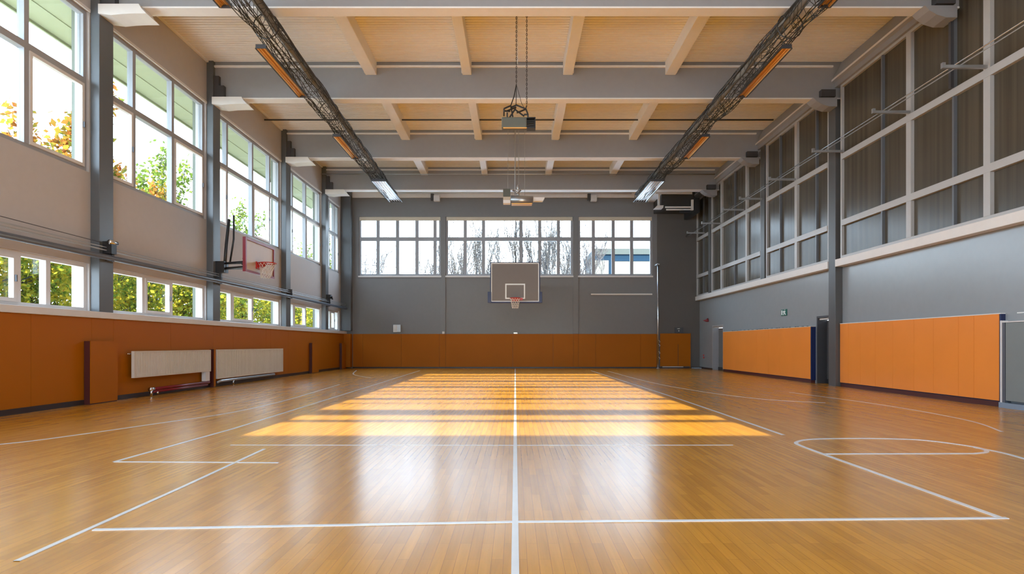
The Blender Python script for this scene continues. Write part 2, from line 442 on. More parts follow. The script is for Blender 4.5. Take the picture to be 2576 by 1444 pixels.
# columns on the left
cn = ['behind the viewer', 'out of frame on the left', 'just out of frame on the left', 'nearest the viewer, beside the largest window', 'just left of the side basketball backboard', 'just right of the side basketball backboard', 'second from the far corner']
for (a, b), nm in zip(LCOL, cn):
    if b < 9: continue
    o = MB().box(XL+0.001, XLP, a, b, 1.881, CZ-0.001).build('wall_column', M['grey_col'], bevel=0.008)
    tag(o, 'grey steel column on the left wall, %s' % nm, 'column', 'grey columns on the left wall')
o = MB().box(XL+0.001, -8.29, 30.06, DB-0.002, 1.90, 8.9).build('wall_column', M['grey_col'], bevel=0.008)
tag(o, 'grey boxed column standing in the far left corner', 'column', 'grey columns on the left wall')
o = MB().box(XL+0.001, -8.29, 29.97, DB-0.055, 0.06, 1.744).build('corner_panel', M['orange_l'], bevel=0.01)
tag(o, 'narrow orange corner panel below the far left column', 'panel')

# orange pads in front of columns
def col_pad(y0, y1, lab, top=1.27):
    t = empty('column_pad', (-8.53, (y0+y1)/2, 0.0), lab, 'pad', 'orange pads on the left wall')
    box('pad_body', M['maroon'], XLP+0.013, -8.482, y0, y1, 0.0, top, t)
    box('pad_front', M['orange_l'], -8.482, -8.466, y0+0.005, y1, 0.02, top+0.004, t)
    return t
col_pad(11.89, 12.70, 'orange pad box at the foot of the left wall, nearest and widest')
col_pad(16.78, 16.86, 'thin dark red edged pad between the two radiators', 1.07)
col_pad(24.9, 25.7, 'narrow orange pad with dark edge, right of the longer radiator')
col_pad(29.2, 29.8, 'narrow orange pad with dark edge next to the far left corner')

# window builder -----------------------------------------------------
wcount = [0]
def window(mp, u0, u1, z0, z1, rows, mull, fm, gm, w0=0.06, w1=0.18, fw=0.09, mw=0.11, tw=0.13, sash=(), sashfm=None, pane_m=None, thin=()):
    """rows: z of transom centres; mull: per row list of mullion centres; mp maps (u,w)->x/y box"""
    wcount[0] += 1
    zs = [z0] + list(rows) + [z1]
    mb = MB()
    def bx(mb, ua, ub, wa, wb, za, zb):
        x0, x1, y0, y1 = mp(ua, ub, wa, wb); mb.box(x0, x1, y0, y1, za, zb)
    bx(mb, u0, u1, w0, w1, z0, z0+fw); bx(mb, u0, u1, w0, w1, z1-fw, z1)
    bx(mb, u0, u0+fw, w0, w1, z0+fw, z1-fw); bx(mb, u1-fw, u1, w0, w1, z0+fw, z1-fw)
    for r in rows: bx(mb, u0+fw, u1-fw, w0-0.015, w1, r-tw/2, r+tw/2)
    cells = []; thm = MB()
    for i in range(len(zs)-1):
        za = zs[i] + (fw if i == 0 else tw/2); zb = zs[i+1] - (fw if i == len(zs)-2 else tw/2)
        us = [u0+fw] 
        for c in mull[i]:
            hw = mw/2
            if (i, round(c, 2)) in thin:
                hw = 0.026; bx(thm, c-hw, c+hw, w0-0.002, w1-0.01, za, zb)
            else: bx(mb, c-hw, c+hw, w0-0.01, w1, za, zb)
            cells.append((i, us[-1], c-hw, za, zb)); us.append(c+hw)
        cells.append((i, us[-1], u1-fw, za, zb))
    fr = mb.build('window_%d' % wcount[0], fm); struct(fr)
    if thm.v: thm.build('thin_mullion', M['thin'], fr)
    cnt = {}
    for (i, a, b, za, zb) in cells:
        j = cnt.get(i, 0); cnt[i] = j+1
        if (i, j) in sash:
            sm = MB(); s = 0.065
            bx(sm, a, b, w0-0.03, w0+0.05, za, za+s); bx(sm, a, b, w0-0.03, w0+0.05, zb-s, zb)
            bx(sm, a, a+s, w0-0.03, w0+0.05, za+s, zb-s); bx(sm, b-s, b, w0-0.03, w0+0.05, za+s, zb-s)
            so = sm.build('sash', sashfm or M['ledge'], fr)
            hm = MB(); bx(hm, b-0.045, b-0.02, w0-0.06, w0-0.03, (za+zb)/2-0.06, (za+zb)/2+0.06)
            hm.build('handle', M['frame_d'], so)
            a += s; b -= s; za += s; zb -= s
        pm = MB(); wm = (w0+w1)/2
        x0, x1, y0, y1 = mp(a, b, wm, wm+0.012)
        pm.box(x0, x1, y0, y1, za, zb)
        pm.build('pane', gm, fr)
    return fr
mpL = lambda ua, ub, wa, wb: (XL-wb, XL-wa, ua, ub)
mpR = lambda ua, ub, wa, wb: (XRF+wa, XRF+wb, ua, ub)
mpB = lambda ua, ub, wa, wb: (ua, ub, DB+wa, DB+wb)
mpK = lambda ua, ub, wa, wb: (ua, ub, YR-wb, YR-wa)

bays = [(-1.47, 2.97), (3.43, 7.57), (8.03, 12.32), (12.81, 16.97), (17.44, 22.39), (22.90, 27.07), (27.53, 29.82)]
upm = [[0.0, 1.5], [4.6, 6.1], [9.25, 10.8], [13.85, 15.42], [18.32, 20.1, 21.5], [23.7, 25.2], [28.4, 29.2]]
lom = [[0.0, 1.5], [4.6, 6.1], [9.6, 10.62, 11.30], [14.2, 15.35], [18.6, 20.1], [23.8, 25.2], [28.5, 29.2]]
for (a, b), u, l in zip(bays, upm, lom):
    window(mpL, a, b, 4.76, 8.08, [6.62], [u, u], M['frame_l'], M['glass'], sash={(0, 0), (0, 2)})
    window(mpL, a, b, 1.88, 2.87, [], [l], M['ledge'], M['glass'], fw=0.08, sash={(0, 1)})
for (a, b) in bays[2:]:
    # thin dark edge strip and shaft of pale head trim
    struct(MB().box(XL+0.002, XL+0.03, a, b, 8.06, 8.12).build('trim_%d' % (10+bays.index((a, b))), M['ledge']))
# outside piers and roof overhang seen through the panes
for a, b in LCOL[3:]:
    c = (a+b)/2
    o = MB().box(-9.20, -9.102, c-0.20, c+0.20, -0.3, 8.2).build('outer_pier', M['pier'])
    i = LCOL.index((a, b)); tag(o, 'outer pier edge behind the left column ' + cn[i].split(',')[0], 'pier', 'outer piers of the left wall')
mb = MB(); mb.box(-10.45, -9.102, YR, DB+0.3, 8.22, 8.30); mb.box(-10.50, -10.45, YR, DB+0.3, 8.16, 8.6); mb.box(-9.86, -9.84, YR, DB+0.3, 8.205, 8.22)
struct(mb.build('trim_3', M['soffit']))

# wall rail in front of the left columns
t = empty('wall_rail', (-8.5, 17, 3.02), 'long dark tubular rail running along the left wall above the low windows', 'rail')
MB().tube([(-8.50, YR+0.3, 3.02), (-8.50, DB-0.36, 3.02)], 0.058, 10).build('rail_tube', M['frame_d'], t, smooth=True)
MB().tube([(-8.53, YR+0.3, 3.17), (-8.53, DB-0.36, 3.17)], 0.016, 6).build('guide_rod', M['steel'], t, smooth=True)
MB().tube([(-8.53, YR+0.3, 3.23), (-8.53, DB-0.36, 3.23)], 0.012, 6).build('guide_rod', M['steel'], t, smooth=True)
for a, b in LCOL[1:]:
    mb = MB(); mb.box(-8.609, -8.47, (a+b)/2-0.035, (a+b)/2+0.035, 2.95, 3.30); mb.box(-8.56, -8.45, (a+b)/2-0.05, (a+b)/2+0.02, 3.10, 3.14)
    mb.build('rail_bracket', M['dark'], t)
mb = MB().tube([(-8.55, 0, 3.40), (-8.55, 6.0, 3.37), (-8.55, 12.5, 3.31)], 0.007, 5)
o = mb.build('tension_cable', M['dark']); tag(o, 'thin cable stretched above the wall rail toward the nearest column', 'cable')
t = empty('cable_pulley', (-8.5, 12.55, 3.10), 'small dark pulley block on the nearest left column where the cable ends', 'pulley')
box('pulley_housing', M['black'], -8.609, -8.42, 12.44, 12.60, 3.10, 3.36, t)
MB().tube([(-8.45, 12.41, 3.34), (-8.45, 12.64, 3.34)], 0.05, 12).build('pulley_wheel', M['chrome'], t, smooth=True)
t = empty('rail_clamp', (-8.5, 27.2, 3.10), 'dark clamp on the wall rail at the column second from the far corner', 'clamp')
box('clamp_body', M['black'], -8.609, -8.42, 27.15, 27.4, 3.30, 3.48, t)
MB().tube([(-8.44, 27.0, 3.33), (-8.40, 27.25, 3.42), (-8.43, 27.5, 3.30)], 0.035, 8).build('clamp_lever', M['black'], t, smooth=True)

# radiators ----------------------------------------------------------
def radiator(y0, y1, z0, z1, lab):
    t = empty('radiator', (-8.5, (y0+y1)/2, z0), lab, 'radiator', 'cream radiators on the left wall')
    xf = -8.45
    mb = MB(); n = int((y1-y0)/0.062); st = (y1-y0-0.04)/n; ya = y0+0.02
    pts = [(xf-0.05, ya)]
    for i in range(n):
        a = ya+i*st
        pts += [(xf, a+0.004), (xf+0.0, a+st*0.62), (xf-0.035, a+st*0.70), (xf-0.035, a+st*0.94)]
    pts += [(xf-0.05, ya+n*st)]
    mb.prism(pts, z0+0.03, z1-0.02, 'z'); mb.build('fluted_front', M['radiator'], t)
    mb = MB(); mb.box(xf-0.06, xf+0.008, y0, y1, z1-0.028, z1); mb.box(xf-0.06, xf+0.006, y0, y1, z0, z0+0.035)
    mb.box(xf-0.06, xf+0.008, y0, y0+0.022, z0+0.035, z1-0.028); mb.box(xf-0.06, xf+0.008, y1-0.022, y1, z0+0.035, z1-0.028)
    mb.build('casing', M['radiator'], t)
    box('mounting_bracket', M['dark'], XLP, xf-0.06, y0+0.3, y0+0.36, z0+0.1, z1-0.1, t); box('mounting_bracket', M['dark'], XLP, xf-0.06, y1-0.36, y1-0.3, z0+0.1, z1-0.1, t)
    MB().tube([(-8.54, y0-0.09, z1-0.06), (-8.54, y0+0.03, z1-0.06)], 0.016, 8).build('valve', M['chrome'], t, smooth=True)
    return t
radiator(13.22, 16.55, 0.46, 1.055, 'cream fluted radiator left of the dark red pad, the shallower one nearer the viewer')
t = radiator(16.92, 21.7, 0.225, 1.06, 'cream fluted radiator right of the dark red pad, the taller and farther one')
t = empty('radiator_pipe', (-8.5, 15.1, 0.05), 'dark red double pipe with chrome end lying below the nearer radiator', 'pipe')
MB().tube([(-8.47, 13.95, 0.165), (-8.47, 16.5, 0.165)], 0.034, 8).tube([(-8.47, 13.95, 0.10), (-8.47, 16.4, 0.10)], 0.028, 8).build('pipe_run', M['darkred'], t, smooth=True)
mb = MB().tube([(-8.47, 13.82, 0.165), (-8.47, 13.97, 0.165)], 0.045, 10).tube([(-8.47, 13.88, 0.0), (-8.47, 13.88, 0.165)], 0.03, 8)
mb.tube([(-8.42, 14.05, 0.06), (-8.47, 14.1, 0.09)], 0.025, 8).build('end_valve', M['chrome'], t, smooth=True)
t = box('pipe_cover', M['white'], -8.56, -8.45, 16.28, 16.5, 0.202, 0.455); tag(t, 'short white upright pipe cover under the far end of the nearer radiator', 'cover')
t = empty('steel_pipe', (-8.5, 19, 0.0), 'silver pipe with small foot lying below the farther radiator', 'pipe')
MB().tube([(-8.47, 16.95, 0.13), (-8.47, 17.15, 0.16), (-8.47, 20.95, 0.16)], 0.042, 8).build('pipe_run', M['steel'], t, smooth=True)
MB().tube([(-8.46, 17.9, 0.0), (-8.46, 17.9, 0.15)], 0.02, 8).build('pipe_foot', M['chrome'], t, smooth=True)

# ------------------------------------------------------------------ back wall
kb = DB/1500.0
bx_ = lambda px: (px-1296)*kb
bz_ = lambda py: CAMZ+(867-py)*kb
WT, WB_ = bz_(545), bz_(694)
wins = [(bx_(903), bx_(1109)), (bx_(1122), bx_(1441)), (bx_(1455), bx_(1641))]
mb = MB()
mb.box(-9.1, 7.23, DB, DB+0.3, 0, WB_); mb.box(-9.1, 7.23, DB, DB+0.3, WT, CZ+0.05)
xs = [-9.1] + [v for w in wins for v in w] + [7.23]
for i in range(0, len(xs), 2): mb.box(xs[i], xs[i+1], DB, DB+0.3, WB_, WT)
mb.mat(1); mb.box(7.23, 9.9, DB-0.02, DB+0.3, 0, CZ+0.05)
struct(mb.build('wall_back', [M['grey_wall'], M['brown_wall']]))
# pilasters running down the back wall
for i, (a, b) in enumerate([(1109, 1121), (1441, 1455)]):
    o = MB().box(bx_(a), bx_(b), DB-0.05, DB-0.001, 1.76, WT+0.02).build('wall_pilaster', M['grey_col' if False else 'grey_wall'], bevel=0.006)
    tag(o, 'slim grey upright strip on the far wall, %s of the main basketball board' % ('left', 'right')[i], 'pilaster')
struct(MB().box(-8.28, 9.0, DB-0.10, DB-0.001, bz_(498), CZ-0.001).build('trim_4', M['flange']))
PB = lambda l: [bx_(v) for v in l]
k1 = PB([950.5, 999.5, 1048.5, 1094]); k2 = PB([1170, 1216, 1310.5, 1358, 1405]); k2u = PB([1170, 1216, 1297.5, 1310.5, 1358, 1405]); k3 = PB([1493, 1543, 1589.5])
TR = bz_(601)
for (a, b), lo, up in zip(wins, (k1, k2, k3), (k1, k2u, k3)):
    th = {(1, round(bx_(1297.5), 2))}
    w = window(mpB, a, b, WB_, WT, [TR], [lo, up], M['frame_l'], M['glass'], w0=0.05, w1=0.16, fw=0.10, mw=0.165, tw=0.19, thin=th)
    box('blind_cassette', M['blind'], a+0.02, b-0.02, DB+0.0, DB+0.047, WT-0.20, WT-0.015, w)
    box('window_sill', M['ledge'], a-0.03, b+0.03, DB-0.06, DB+0.05, WB_-0.075, WB_+0.005, w)
# orange panelling on the back wall
ps = PB([888, 913, 1010, 1106, 1121.5, 1290, 1391.5, 1442, 1455, 1498, 1611, 1652])
panelling('wall_panelling', list(zip(ps[:-1], ps[1:])), 'x', DB-0.05, DB-0.002, 0.07, 1.745, M['orange_l'], 'long dark orange panelling across the foot of the far wall under the windows')
struct(MB().box(-8.28, 9.35, DB-0.035, DB-0.021, 0, 0.07).build('baseboard_back', M['skirt']))
t = empty('hatch_panelling', (8.1, DB, 0), 'dark orange panelling with a small hatch in the far right corner, right of the pole', 'wall panelling')
box('panel_board', M['orange_l'], bx_(1660), bx_(1735), DB-0.06, DB-0.021, 0.10, bz_(839), t)
h = box('hatch', M['orange_l'], bx_(1705.5), bx_(1722), DB-0.068, DB-0.06, 0.12, bz_(866.5), t)
box('kick_strip', M['ledge'], bx_(1666), bx_(1718), DB-0.07, DB-0.03, 0.055, 0.085, t)
box('gap_line', M['skirt'], bx_(1704.6), bx_(1705.5), DB-0.064, DB-0.059, 0.12, bz_(866), t)
box('end_post', M['orange_l'], bx_(1735)+0.002, bx_(1736.2), DB-0.09, DB-0.021, 0.02, bz_(838.5), t)
# standing chrome pole with wall clips
t = empty('upright_pole', (7.24, 29.95, 0), 'tall shiny metal pole standing against the far wall right of the windows', 'pole')
MB().tube([(7.17, 29.95, 0), (7.17, 29.95, 5.28)], 0.035, 12).build('pole_shaft', M['chrome'], t, smooth=True)
box('pole_bracket', M['steel'], 7.10, 7.24, 29.9, DB-0.021, 5.2, 5.26, t); box('pole_bracket', M['steel'], 7.14, 7.2, 29.98, DB-0.021, 2.5, 2.54, t)
MB().tube([(7.17, 29.95, 0), (7.17, 29.95, 0.04)], 0.07, 14).build('pole_foot', M['steel'], t, smooth=True)
for i, (z, nm) in enumerate([(1.37, 'topmost'), (1.18, 'upper'), (0.80, 'lower'), (0.52, 'lowest')]):
    mb = MB().tube(curve([(7.30, DB-0.06, z+0.05), (7.32, DB-0.12, z+0.02), (7.36, DB-0.11, z-0.03), (7.33, DB-0.07, z-0.06)], 3), 0.016, 6)
    o = mb.build('wall_hook', M['blind' if i != 1 else 'ledge'], smooth=True); tag(o, 'small curved hook beside the chrome pole, %s of four' % nm, 'hook', 'hooks beside the pole')

# white bar on the back wall
t = empty('wall_bar', (5.4, DB-0.06, 3.72), 'long thin white horizontal bar on the far wall right of the basketball board', 'bar')
MB().box(bx_(1486), bx_(1640), DB-0.10, DB-0.04, 3.72, 3.80).build('bar_body', M['white'], t, bevel=0.015)
for px in (1500, 1625): box('bar_bracket', M['steel'], bx_(px)-0.02, bx_(px)+0.02, DB-0.04, DB-0.0005, 3.74, 3.78, t)
# wall box left
t = empty('wall_speaker_box', (bx_(999), DB-0.08, 1.83), 'small pale louvred box on the far wall above the panelling, left side', 'wall box')
box('box_body', M['steel'], bx_(990), bx_(1009), DB-0.12, DB-0.0005, bz_(836), bz_(817), t, bevel=0.012)
mb = MB()
for i in range(5): mb.box(bx_(990.5), bx_(1000), DB-0.135, DB-0.12, bz_(835)+i*0.068, bz_(835)+i*0.068+0.05)
mb.build('louvre', M['white'], t)
o = box('wall_socket', M['white'], bx_(1113), bx_(1119), DB-0.11, DB-0.051, bz_(840), bz_(834), bevel=0.01); tag(o, 'tiny white socket at the foot of the left upright strip on the far wall', 'socket')
o = box('wall_socket', M['steel'], bx_(1292), bx_(1302), DB-0.07, DB-0.0005, bz_(840), bz_(836), bevel=0.008); tag(o, 'tiny grey socket on the far wall straight below the main hoop', 'socket')
# dark exit sign box
t = empty('direction_sign', (8.33, DB-0.1, 1.8), 'small dark sign with white symbols above the hatch in the far right corner', 'sign')
box('sign_box', M['dark'], bx_(1697), bx_(1717.5), DB-0.10, DB-0.0205, bz_(837.5), bz_(824), t)
mb = MB(); mb.prism([(bx_(1701), bz_(826.5)), (bx_(1709), bz_(826)), (bx_(1709), bz_(827.5)), (bx_(1704), bz_(828))], DB-0.104, DB-0.10)
mb.prism([(bx_(1705), bz_(831.5)), (bx_(1707.5), bz_(831)), (bx_(1707), bz_(834)), (bx_(1705.5), bz_(833.5))], DB-0.104, DB-0.10)
mb.build('sign_symbol', M['signwhite'], t)

# ------------------------------------------------------------------ main basketball board
t = empty('basketball_hoop', (0, 24.0, 3.0), 'main basketball hoop with grey board, navy padding and white net facing the viewer', 'basketball hoop')
kd = 24.0/1500
hx = lambda px: (px-1296)*kd
hz = lambda py: CAMZ+(867-py)*kd
bd = box('backboard', M['board_grey'], hx(1235), hx(1357), 24.0, 24.05, hz(760), hz(661), t)
mb = MB(); w = 0.033; X0, X1, Z0, Z1 = hx(1235.5), hx(1356), hz(759), hz(661.5)
for (a, b, c, d) in ((X0, X1, Z1-w, Z1), (X0, X1, Z0, Z0+w), (X0, X0+w, Z0+w, Z1-w), (X1-w, X1, Z0+w, Z1-w)): mb.box(a, b, 23.994, 24.0, c, d)
mb.build('border_line', M['signwhite'], bd)
mb = MB(); w = 0.05; X0, X1, Z0, Z1 = hx(1271), hx(1321), hz(752), hz(713.7)
for (a, b, c, d) in ((X0, X1, Z1-w, Z1), (X0, X1, Z0, Z0+w), (X0, X0+w, Z0+w, Z1-w), (X1-w, X1, Z0+w, Z1-w)): mb.box(a, b, 23.994, 24.0, c, d)
mb.build('target_square', M['signwhite'], bd)
mb = MB()
mb.box(hx(1227), hx(1236), 23.96, 24.09, hz(762), hz(734)); mb.box(hx(1356), hx(1364), 23.96, 24.09, hz(762), hz(734))
mb.box(hx(1232), hx(1360), 23.97, 24.09, hz(762.5), hz(759)); 
mb.box(hx(1233), hx(1235.4), 23.98, 24.07, hz(734), hz(659.5)); mb.box(hx(1356.2), hx(1358.6), 23.98, 24.07, hz(734), hz(659.5))
mb.box(hx(1233), hx(1358.6), 23.98, 24.07, hz(661.2), hz(659.5))
mb.build('edge_padding', M['navy'], t, bevel=0.02)
rz = hz(751.5); rr = 0.205; ry = 24.0-0.33
MB().tube([(rr*math.cos(a*PI/12)+0.0, ry+rr*math.sin(a*PI/12), rz) for a in range(24)], 0.014, 8, closed=True).build('rim', M['red'], t, smooth=True); rim_o = next(o_ for o_ in t.children if o_.name.startswith('rim'))
mb = MB(); mb.box(-0.14, 0.14, 23.90, 23.993, rz-0.11, rz+0.035); mb.box(0.12, 0.30, 23.93, 23.993, rz-0.06, rz+0.03)
mb.prism([(23.93, rz-0.01), (23.93, rz-0.10), (ry+rr-0.02, rz-0.01)], -0.09, 0.09, 'x'); mb.build('rim_bracket', M['red'], t)
def hoop_net(cx, cy, cz, r0, r1, h, n=12, parent=None, off=(0, 0)):
    mb = MB(); rows = 5
    def P(i, j):
        f = i/rows; a = 2*PI*(j+0.5*(i % 2))/n
        r = r0+(r1-r0)*(f**0.75)
        return (cx+off[0]*f+r*math.cos(a), cy+off[1]*f+r*math.sin(a), cz-h*f)
    for i in range(rows):
        for j in range(n):
            mb.tube([P(i, j), P(i+1, j if i % 2 == 0 else j+1)], 0.0065, 4, cap=False)
            mb.tube([P(i, j), P(i+1, j-1 if i % 2 == 0 else j)], 0.0065, 4, cap=False)
    return mb.build('net', M['whitecord'], parent, smooth=True)
hoop_net(0, ry, rz-0.01, rr, 0.115, 0.40, parent=rim_o)
mb = MB()
for sx in (-0.5, 0.5):
    mb.tube([(sx, 24.05, 4.35), (sx, DB-0.001, 4.35)], 0.04, 8); mb.tube([(sx, 24.05, 3.62), (sx, DB-0.001, 3.62)], 0.04, 8)
    for q in range(4):
        ya = 24.3+q*1.5; mb.tube([(sx, ya, 4.35), (sx, ya+1.4, 3.62)], 0.022, 6)
for q in range(3): mb.tube([(-0.5, 24.1+q*3.0, 4.0), (0.5, 24.1+q*3.0, 4.0)], 0.03, 6)
for q in range(3):
    for sx in (-0.5, 0.5): mb.tube([(sx, 24.1+q*3.0, 3.62), (sx, 24.1+q*3.0, 4.35)], 0.03, 6)
mb.build('support_frame', M['frame_d'], t)
MB().tube([(0.02, 24.13, 4.3), (0.02, 24.13, 5.0)], 0.018, 6).build('adjusting_rod', M['black'], t)

# ------------------------------------------------------------------ side basketball board
t = empty('basketball_hoop', (-7.1, 16.5, 3.1), 'side basketball hoop with red framed beige board on a black arm off the left wall', 'basketball hoop')
bd = box('backboard', M['board_beige'], -7.12, -7.08, 15.66, 17.42, 3.17, 4.0, t)
mb = MB(); w = 0.055
for (a, b, c, d) in ((15.6, 17.48, 3.97, 4.03), (15.6, 17.48, 3.12, 3.18), (15.6, 15.66, 3.18, 3.97), (17.42, 17.48, 3.18, 3.97)): mb.box(-7.13, -7.05, a, b, c, d)
mb.build('frame', M['darkred'], t)
cx, cy, rz = -6.82, 16.42, 3.44; rr = 0.225
MB().tube([(cx+rr*math.cos(a*PI/12), cy+rr*math.sin(a*PI/12), rz) for a in range(24)], 0.014, 8, closed=True).build('rim', M['red'], t, smooth=True); rim_o = next(o_ for o_ in t.children if o_.name.startswith('rim'))
mb = MB(); mb.box(-7.08, -7.04, cy-0.15, cy+0.15, rz-0.16, rz+0.03); mb.prism([(-7.04, rz), (-7.04, rz-0.13), (cx, rz-0.015), (cx, rz)], cy-0.1, cy+0.1); mb.build('rim_bracket', M['red'], t)
hoop_net(cx, cy, rz-0.01, rr, 0.12, 0.40, parent=rim_o, off=(-0.06, 0))
mb = MB()
for yy, xx in ((16.6, -7.13), (17.0, -7.13)):
    mb.tube([(xx, yy, 3.55), (-8.42, 17.25, 3.55)], 0.03, 8); mb.tube([(xx, yy, 3.40), (-8.42, 17.25, 3.40)], 0.035, 8)
mb.box(-8.609, -8.36, 17.12, 17.38, 3.28, 3.60); mb.box(-7.17, -7.13, 16.45, 17.1, 3.3, 3.65)
mb.tube([(-7.25, 16.75, 3.52), (-7.75, 17.0, 3.52)], 0.075, 10)
mb.build('support_arm', M['black'], t)
MB().tube([(-8.40, 17.22, 3.3), (-8.38, 17.3, 4.1), (-8.34, 17.38, 4.85)], 0.045, 8).tube([(-8.32, 17.4, 3.6), (-8.26, 17.5, 4.3), (-8.26, 17.5, 5.0)], 0.028, 8).tube([(-7.16, 16.8, 3.62), (-7.7, 16.9, 3.64)], 0.05, 8).build('lifting_strut', M['black'], t, smooth=True)

# ------------------------------------------------------------------ right wall
mb = MB()
D1a, D1b, D2a, D2b = 26.95, 28.37, 17.60, 18.53
for a, b, h in ((YR, D2a, 0), (D2b, D1a, 0), (D1b, DB, 0)): mb.box(XR, XR+0.3, a, b, 0, 3.43)
mb.box(XR, XR+0.3, D2a, D2b, 2.05, 3.43); mb.box(XR, XR+0.3, D1a, D1b, 2.08, 3.43)
mb.box(XR, XR+0.3, YR, DB, 3.43, CZ+0.05)
struct(mb.build('wall_right', M['right_wall']))
struct(MB().box(XRF-0.03, XR-0.001, YR, 17.10, 3.43, 3.64).box(XRF-0.03, XR-0.001, 17.52, DB-0.021, 3.43, 3.64).build('trim_5', M['white'], bevel=0.008))
MBc = MB().prism([(9.09, 8.80), (9.09, 8.74), (9.16, 8.70), (9.16, 8.56), (XR-0.001, 8.56), (XR-0.001, CZ-0.001), (9.36, CZ-0.001)], YR, DB-0.021)
struct(MBc.build('trim_6', M['web']))
struct(MB().box(9.075, 9.089, YR, DB-0.021, 8.74, 8.79).build('trim_7', M['ledge']))
mb = MB()
for a, b in ((YR, 11.0), (17.55, D2a), (26.6, D1a), (D1b, DB)): mb.box(XR-0.012, XR-0.0005, a, b, 0, 0.08)
struct(mb.build('baseboard_right', M['skirt']))
for (a, b), nm in zip(((17.12, 17.50), (22.0, 22.35), (28.1, 28.4)), ('next to the nearer doorway', 'above the middle of the farther orange panel', 'near the far right corner')):
    z0 = 0.0 if a < 18 else 3.645
    o = MB().box(XRF-0.005, XR-0.001, a, b, z0, 8.555).build('wall_column', M['col_r'], bevel=0.006)
    tag(o, 'grey column on the right wall, %s' % nm, 'column', 'grey columns on the right wall')
# glazing
rb = [(5.0, 16.92, [7.0, 9.3, 11.66, 13.98], [5.9, 8.1, 10.5, 12.57, 15.02]),
      (17.55, 21.95, [19.6], [18.30, 20.8]), (22.38, 28.07, [23.8, 26.7], [25.1]), (28.43, DB-0.03, [], [29.3])]
for a, b, thick, thinm in rb:
    ms = sorted(thick+thinm); th = set()
    for i in range(3):
        for c in thinm: th.add((i, round(c, 2)))
    window(mpR, a, b, 3.645, 8.555, [4.64, 6.51], [ms, ms, ms], M['frame_r'], M['curtain'], w0=0.03, w1=0.17, fw=0.07, mw=0.17, tw=0.16, thin=th)
# dark joints in front of glazing mullions: slender post at the front crossbeam
o = MB().box(XRF-0.045, XRF+0.018, 12.53, 12.60, 6.6, 8.55).build('glazing_post', M['dark']); tag(o, 'thin dark upright post on the upper right glazing below the nearest crossbeam', 'post')
# bracket arms and twin cable
arms = [(11.66, 'nearest the viewer'), (13.93, 'second from the viewer'), (16.75, 'just before the tall grey column'), (19.6, 'just past the tall grey column'), (22.2, 'at the second right column'), (24.0, 'past the second right column'), (26.7, 'second last toward the far corner'), (29.0, 'closest to the far right corner')]
for yy, nm in arms:
    mb = MB(); mb.box(8.34, XRF+0.02, yy-0.03, yy+0.03, 6.60, 6.66); mb.box(8.34, 8.40, yy-0.03, yy+0.03, 6.66, 6.71)
    o = mb.build('bracket_arm', M['steel']); tag(o, 'grey horizontal bracket arm on the right glazing, %s' % nm, 'bracket', 'bracket arms carrying the right cable')
t = empty('guide_cable', (8.68, 17, 6.70), 'long twin steel cable running along the right glazing to the far wall', 'cable')
MB().tube([(8.68, YR, 6.725), (8.68, DB-0.021, 6.725)], 0.013, 6).build('cable_strand', M['chrome'], t, smooth=True)
MB().tube([(8.72, YR, 6.675), (8.72, DB-0.021, 6.675)], 0.011, 6).build('cable_strand', M['steel'], t, smooth=True)
# doorways
def doorway(n, a, b, z1, leaf_m):
    mb = MB(); mb.box(XR+0.28, XR+0.29, a, b, 0.12, z1-0.1)
    d = mb.build('door_%d' % n, leaf_m); struct(d)
    mb = MB(); mb.box(XR-0.012, XR+0.29, a-0.04, a+0.02, 0, z1+0.03); mb.box(XR-0.012, XR+0.29, b-0.02, b+0.04, 0, z1+0.03); mb.box(XR-0.012, XR+0.29, a+0.02, b-0.02, z1-0.03, z1+0.03)
    mb.build('door_frame', M['frame_l' if n == 1 else 'dark'], d)
    box('kick_plate', M['black'], XR+0.25, XR+0.28, a+0.02, b-0.02, 0.0, 0.14, d)
    box('door_head', M['ledge'], XR+0.05, XR+0.28, a+0.02, b-0.02, z1-0.09, z1-0.035, d)
    return d
doorway(1, D1a, D1b, 2.08, M['door_grey']); doorway(2, D2a, D2b, 2.05, M['door_dark'])
# big orange panels on the right
def right_panel(y0, y1, x0, ztop, seams, lab, cap_m, zb=0.12):
    t = empty('padded_panel', (x0+0.05, (y0+y1)/2, 0), lab, 'wall panel')
    ss = [y0+0.02]+seams+[y1]
    for a, b in zip(ss[:-1], ss[1:]):
        box('panel_board', M['orange_r'], x0, x0+0.04, a+0.003, b-0.003, zb, ztop, t)
    box('end_edge', M['navy'], x0+0.004, XR-0.001, y0-0.02, y0+0.02, zb-0.03, ztop, t)
    box('backing', M['navy'], x0+0.04, XR-0.001, y0+0.02, y1, zb-0.02, ztop-0.01, t)
    box('top_strip', cap_m, x0-0.006, XR-0.001, y0-0.02, y1, ztop, ztop+0.018, t)
    box('plinth', M['maroon'], x0+0.02, XR-0.001, y0+0.02, y1, 0.0, zb-0.02, t)
    return t
sc_ = lambda px, X: X*1500/(px-1296)
right_panel(18.66, 26.55, 9.25, 1.76, sorted(sc_(p, 9.25) for p in (1903, 1933, 1964)), 'glossy orange padded panel on the right wall between the two doorways', M['blind'])
right_panel(11.45, 17.09, 9.31, 1.79, sorted(sc_(p, 9.31) for p in (2134, 2164, 2202, 2246, 2299, 2348, 2411, 2450)), 'largest orange padded panel on the right wall with white top edge', M['white'])
clips = []; random.seed(3)
yy = 18.9
while yy < 25.6:
    clips.append((yy, yy+random.uniform(0.04, 0.16))); yy += random.uniform(0.15, 0.45)
tt = empty('panel_clip_strip', (9.28, 22, 1.78), 'row of small dark clips along the top of the glossy orange panel', 'clip strip')
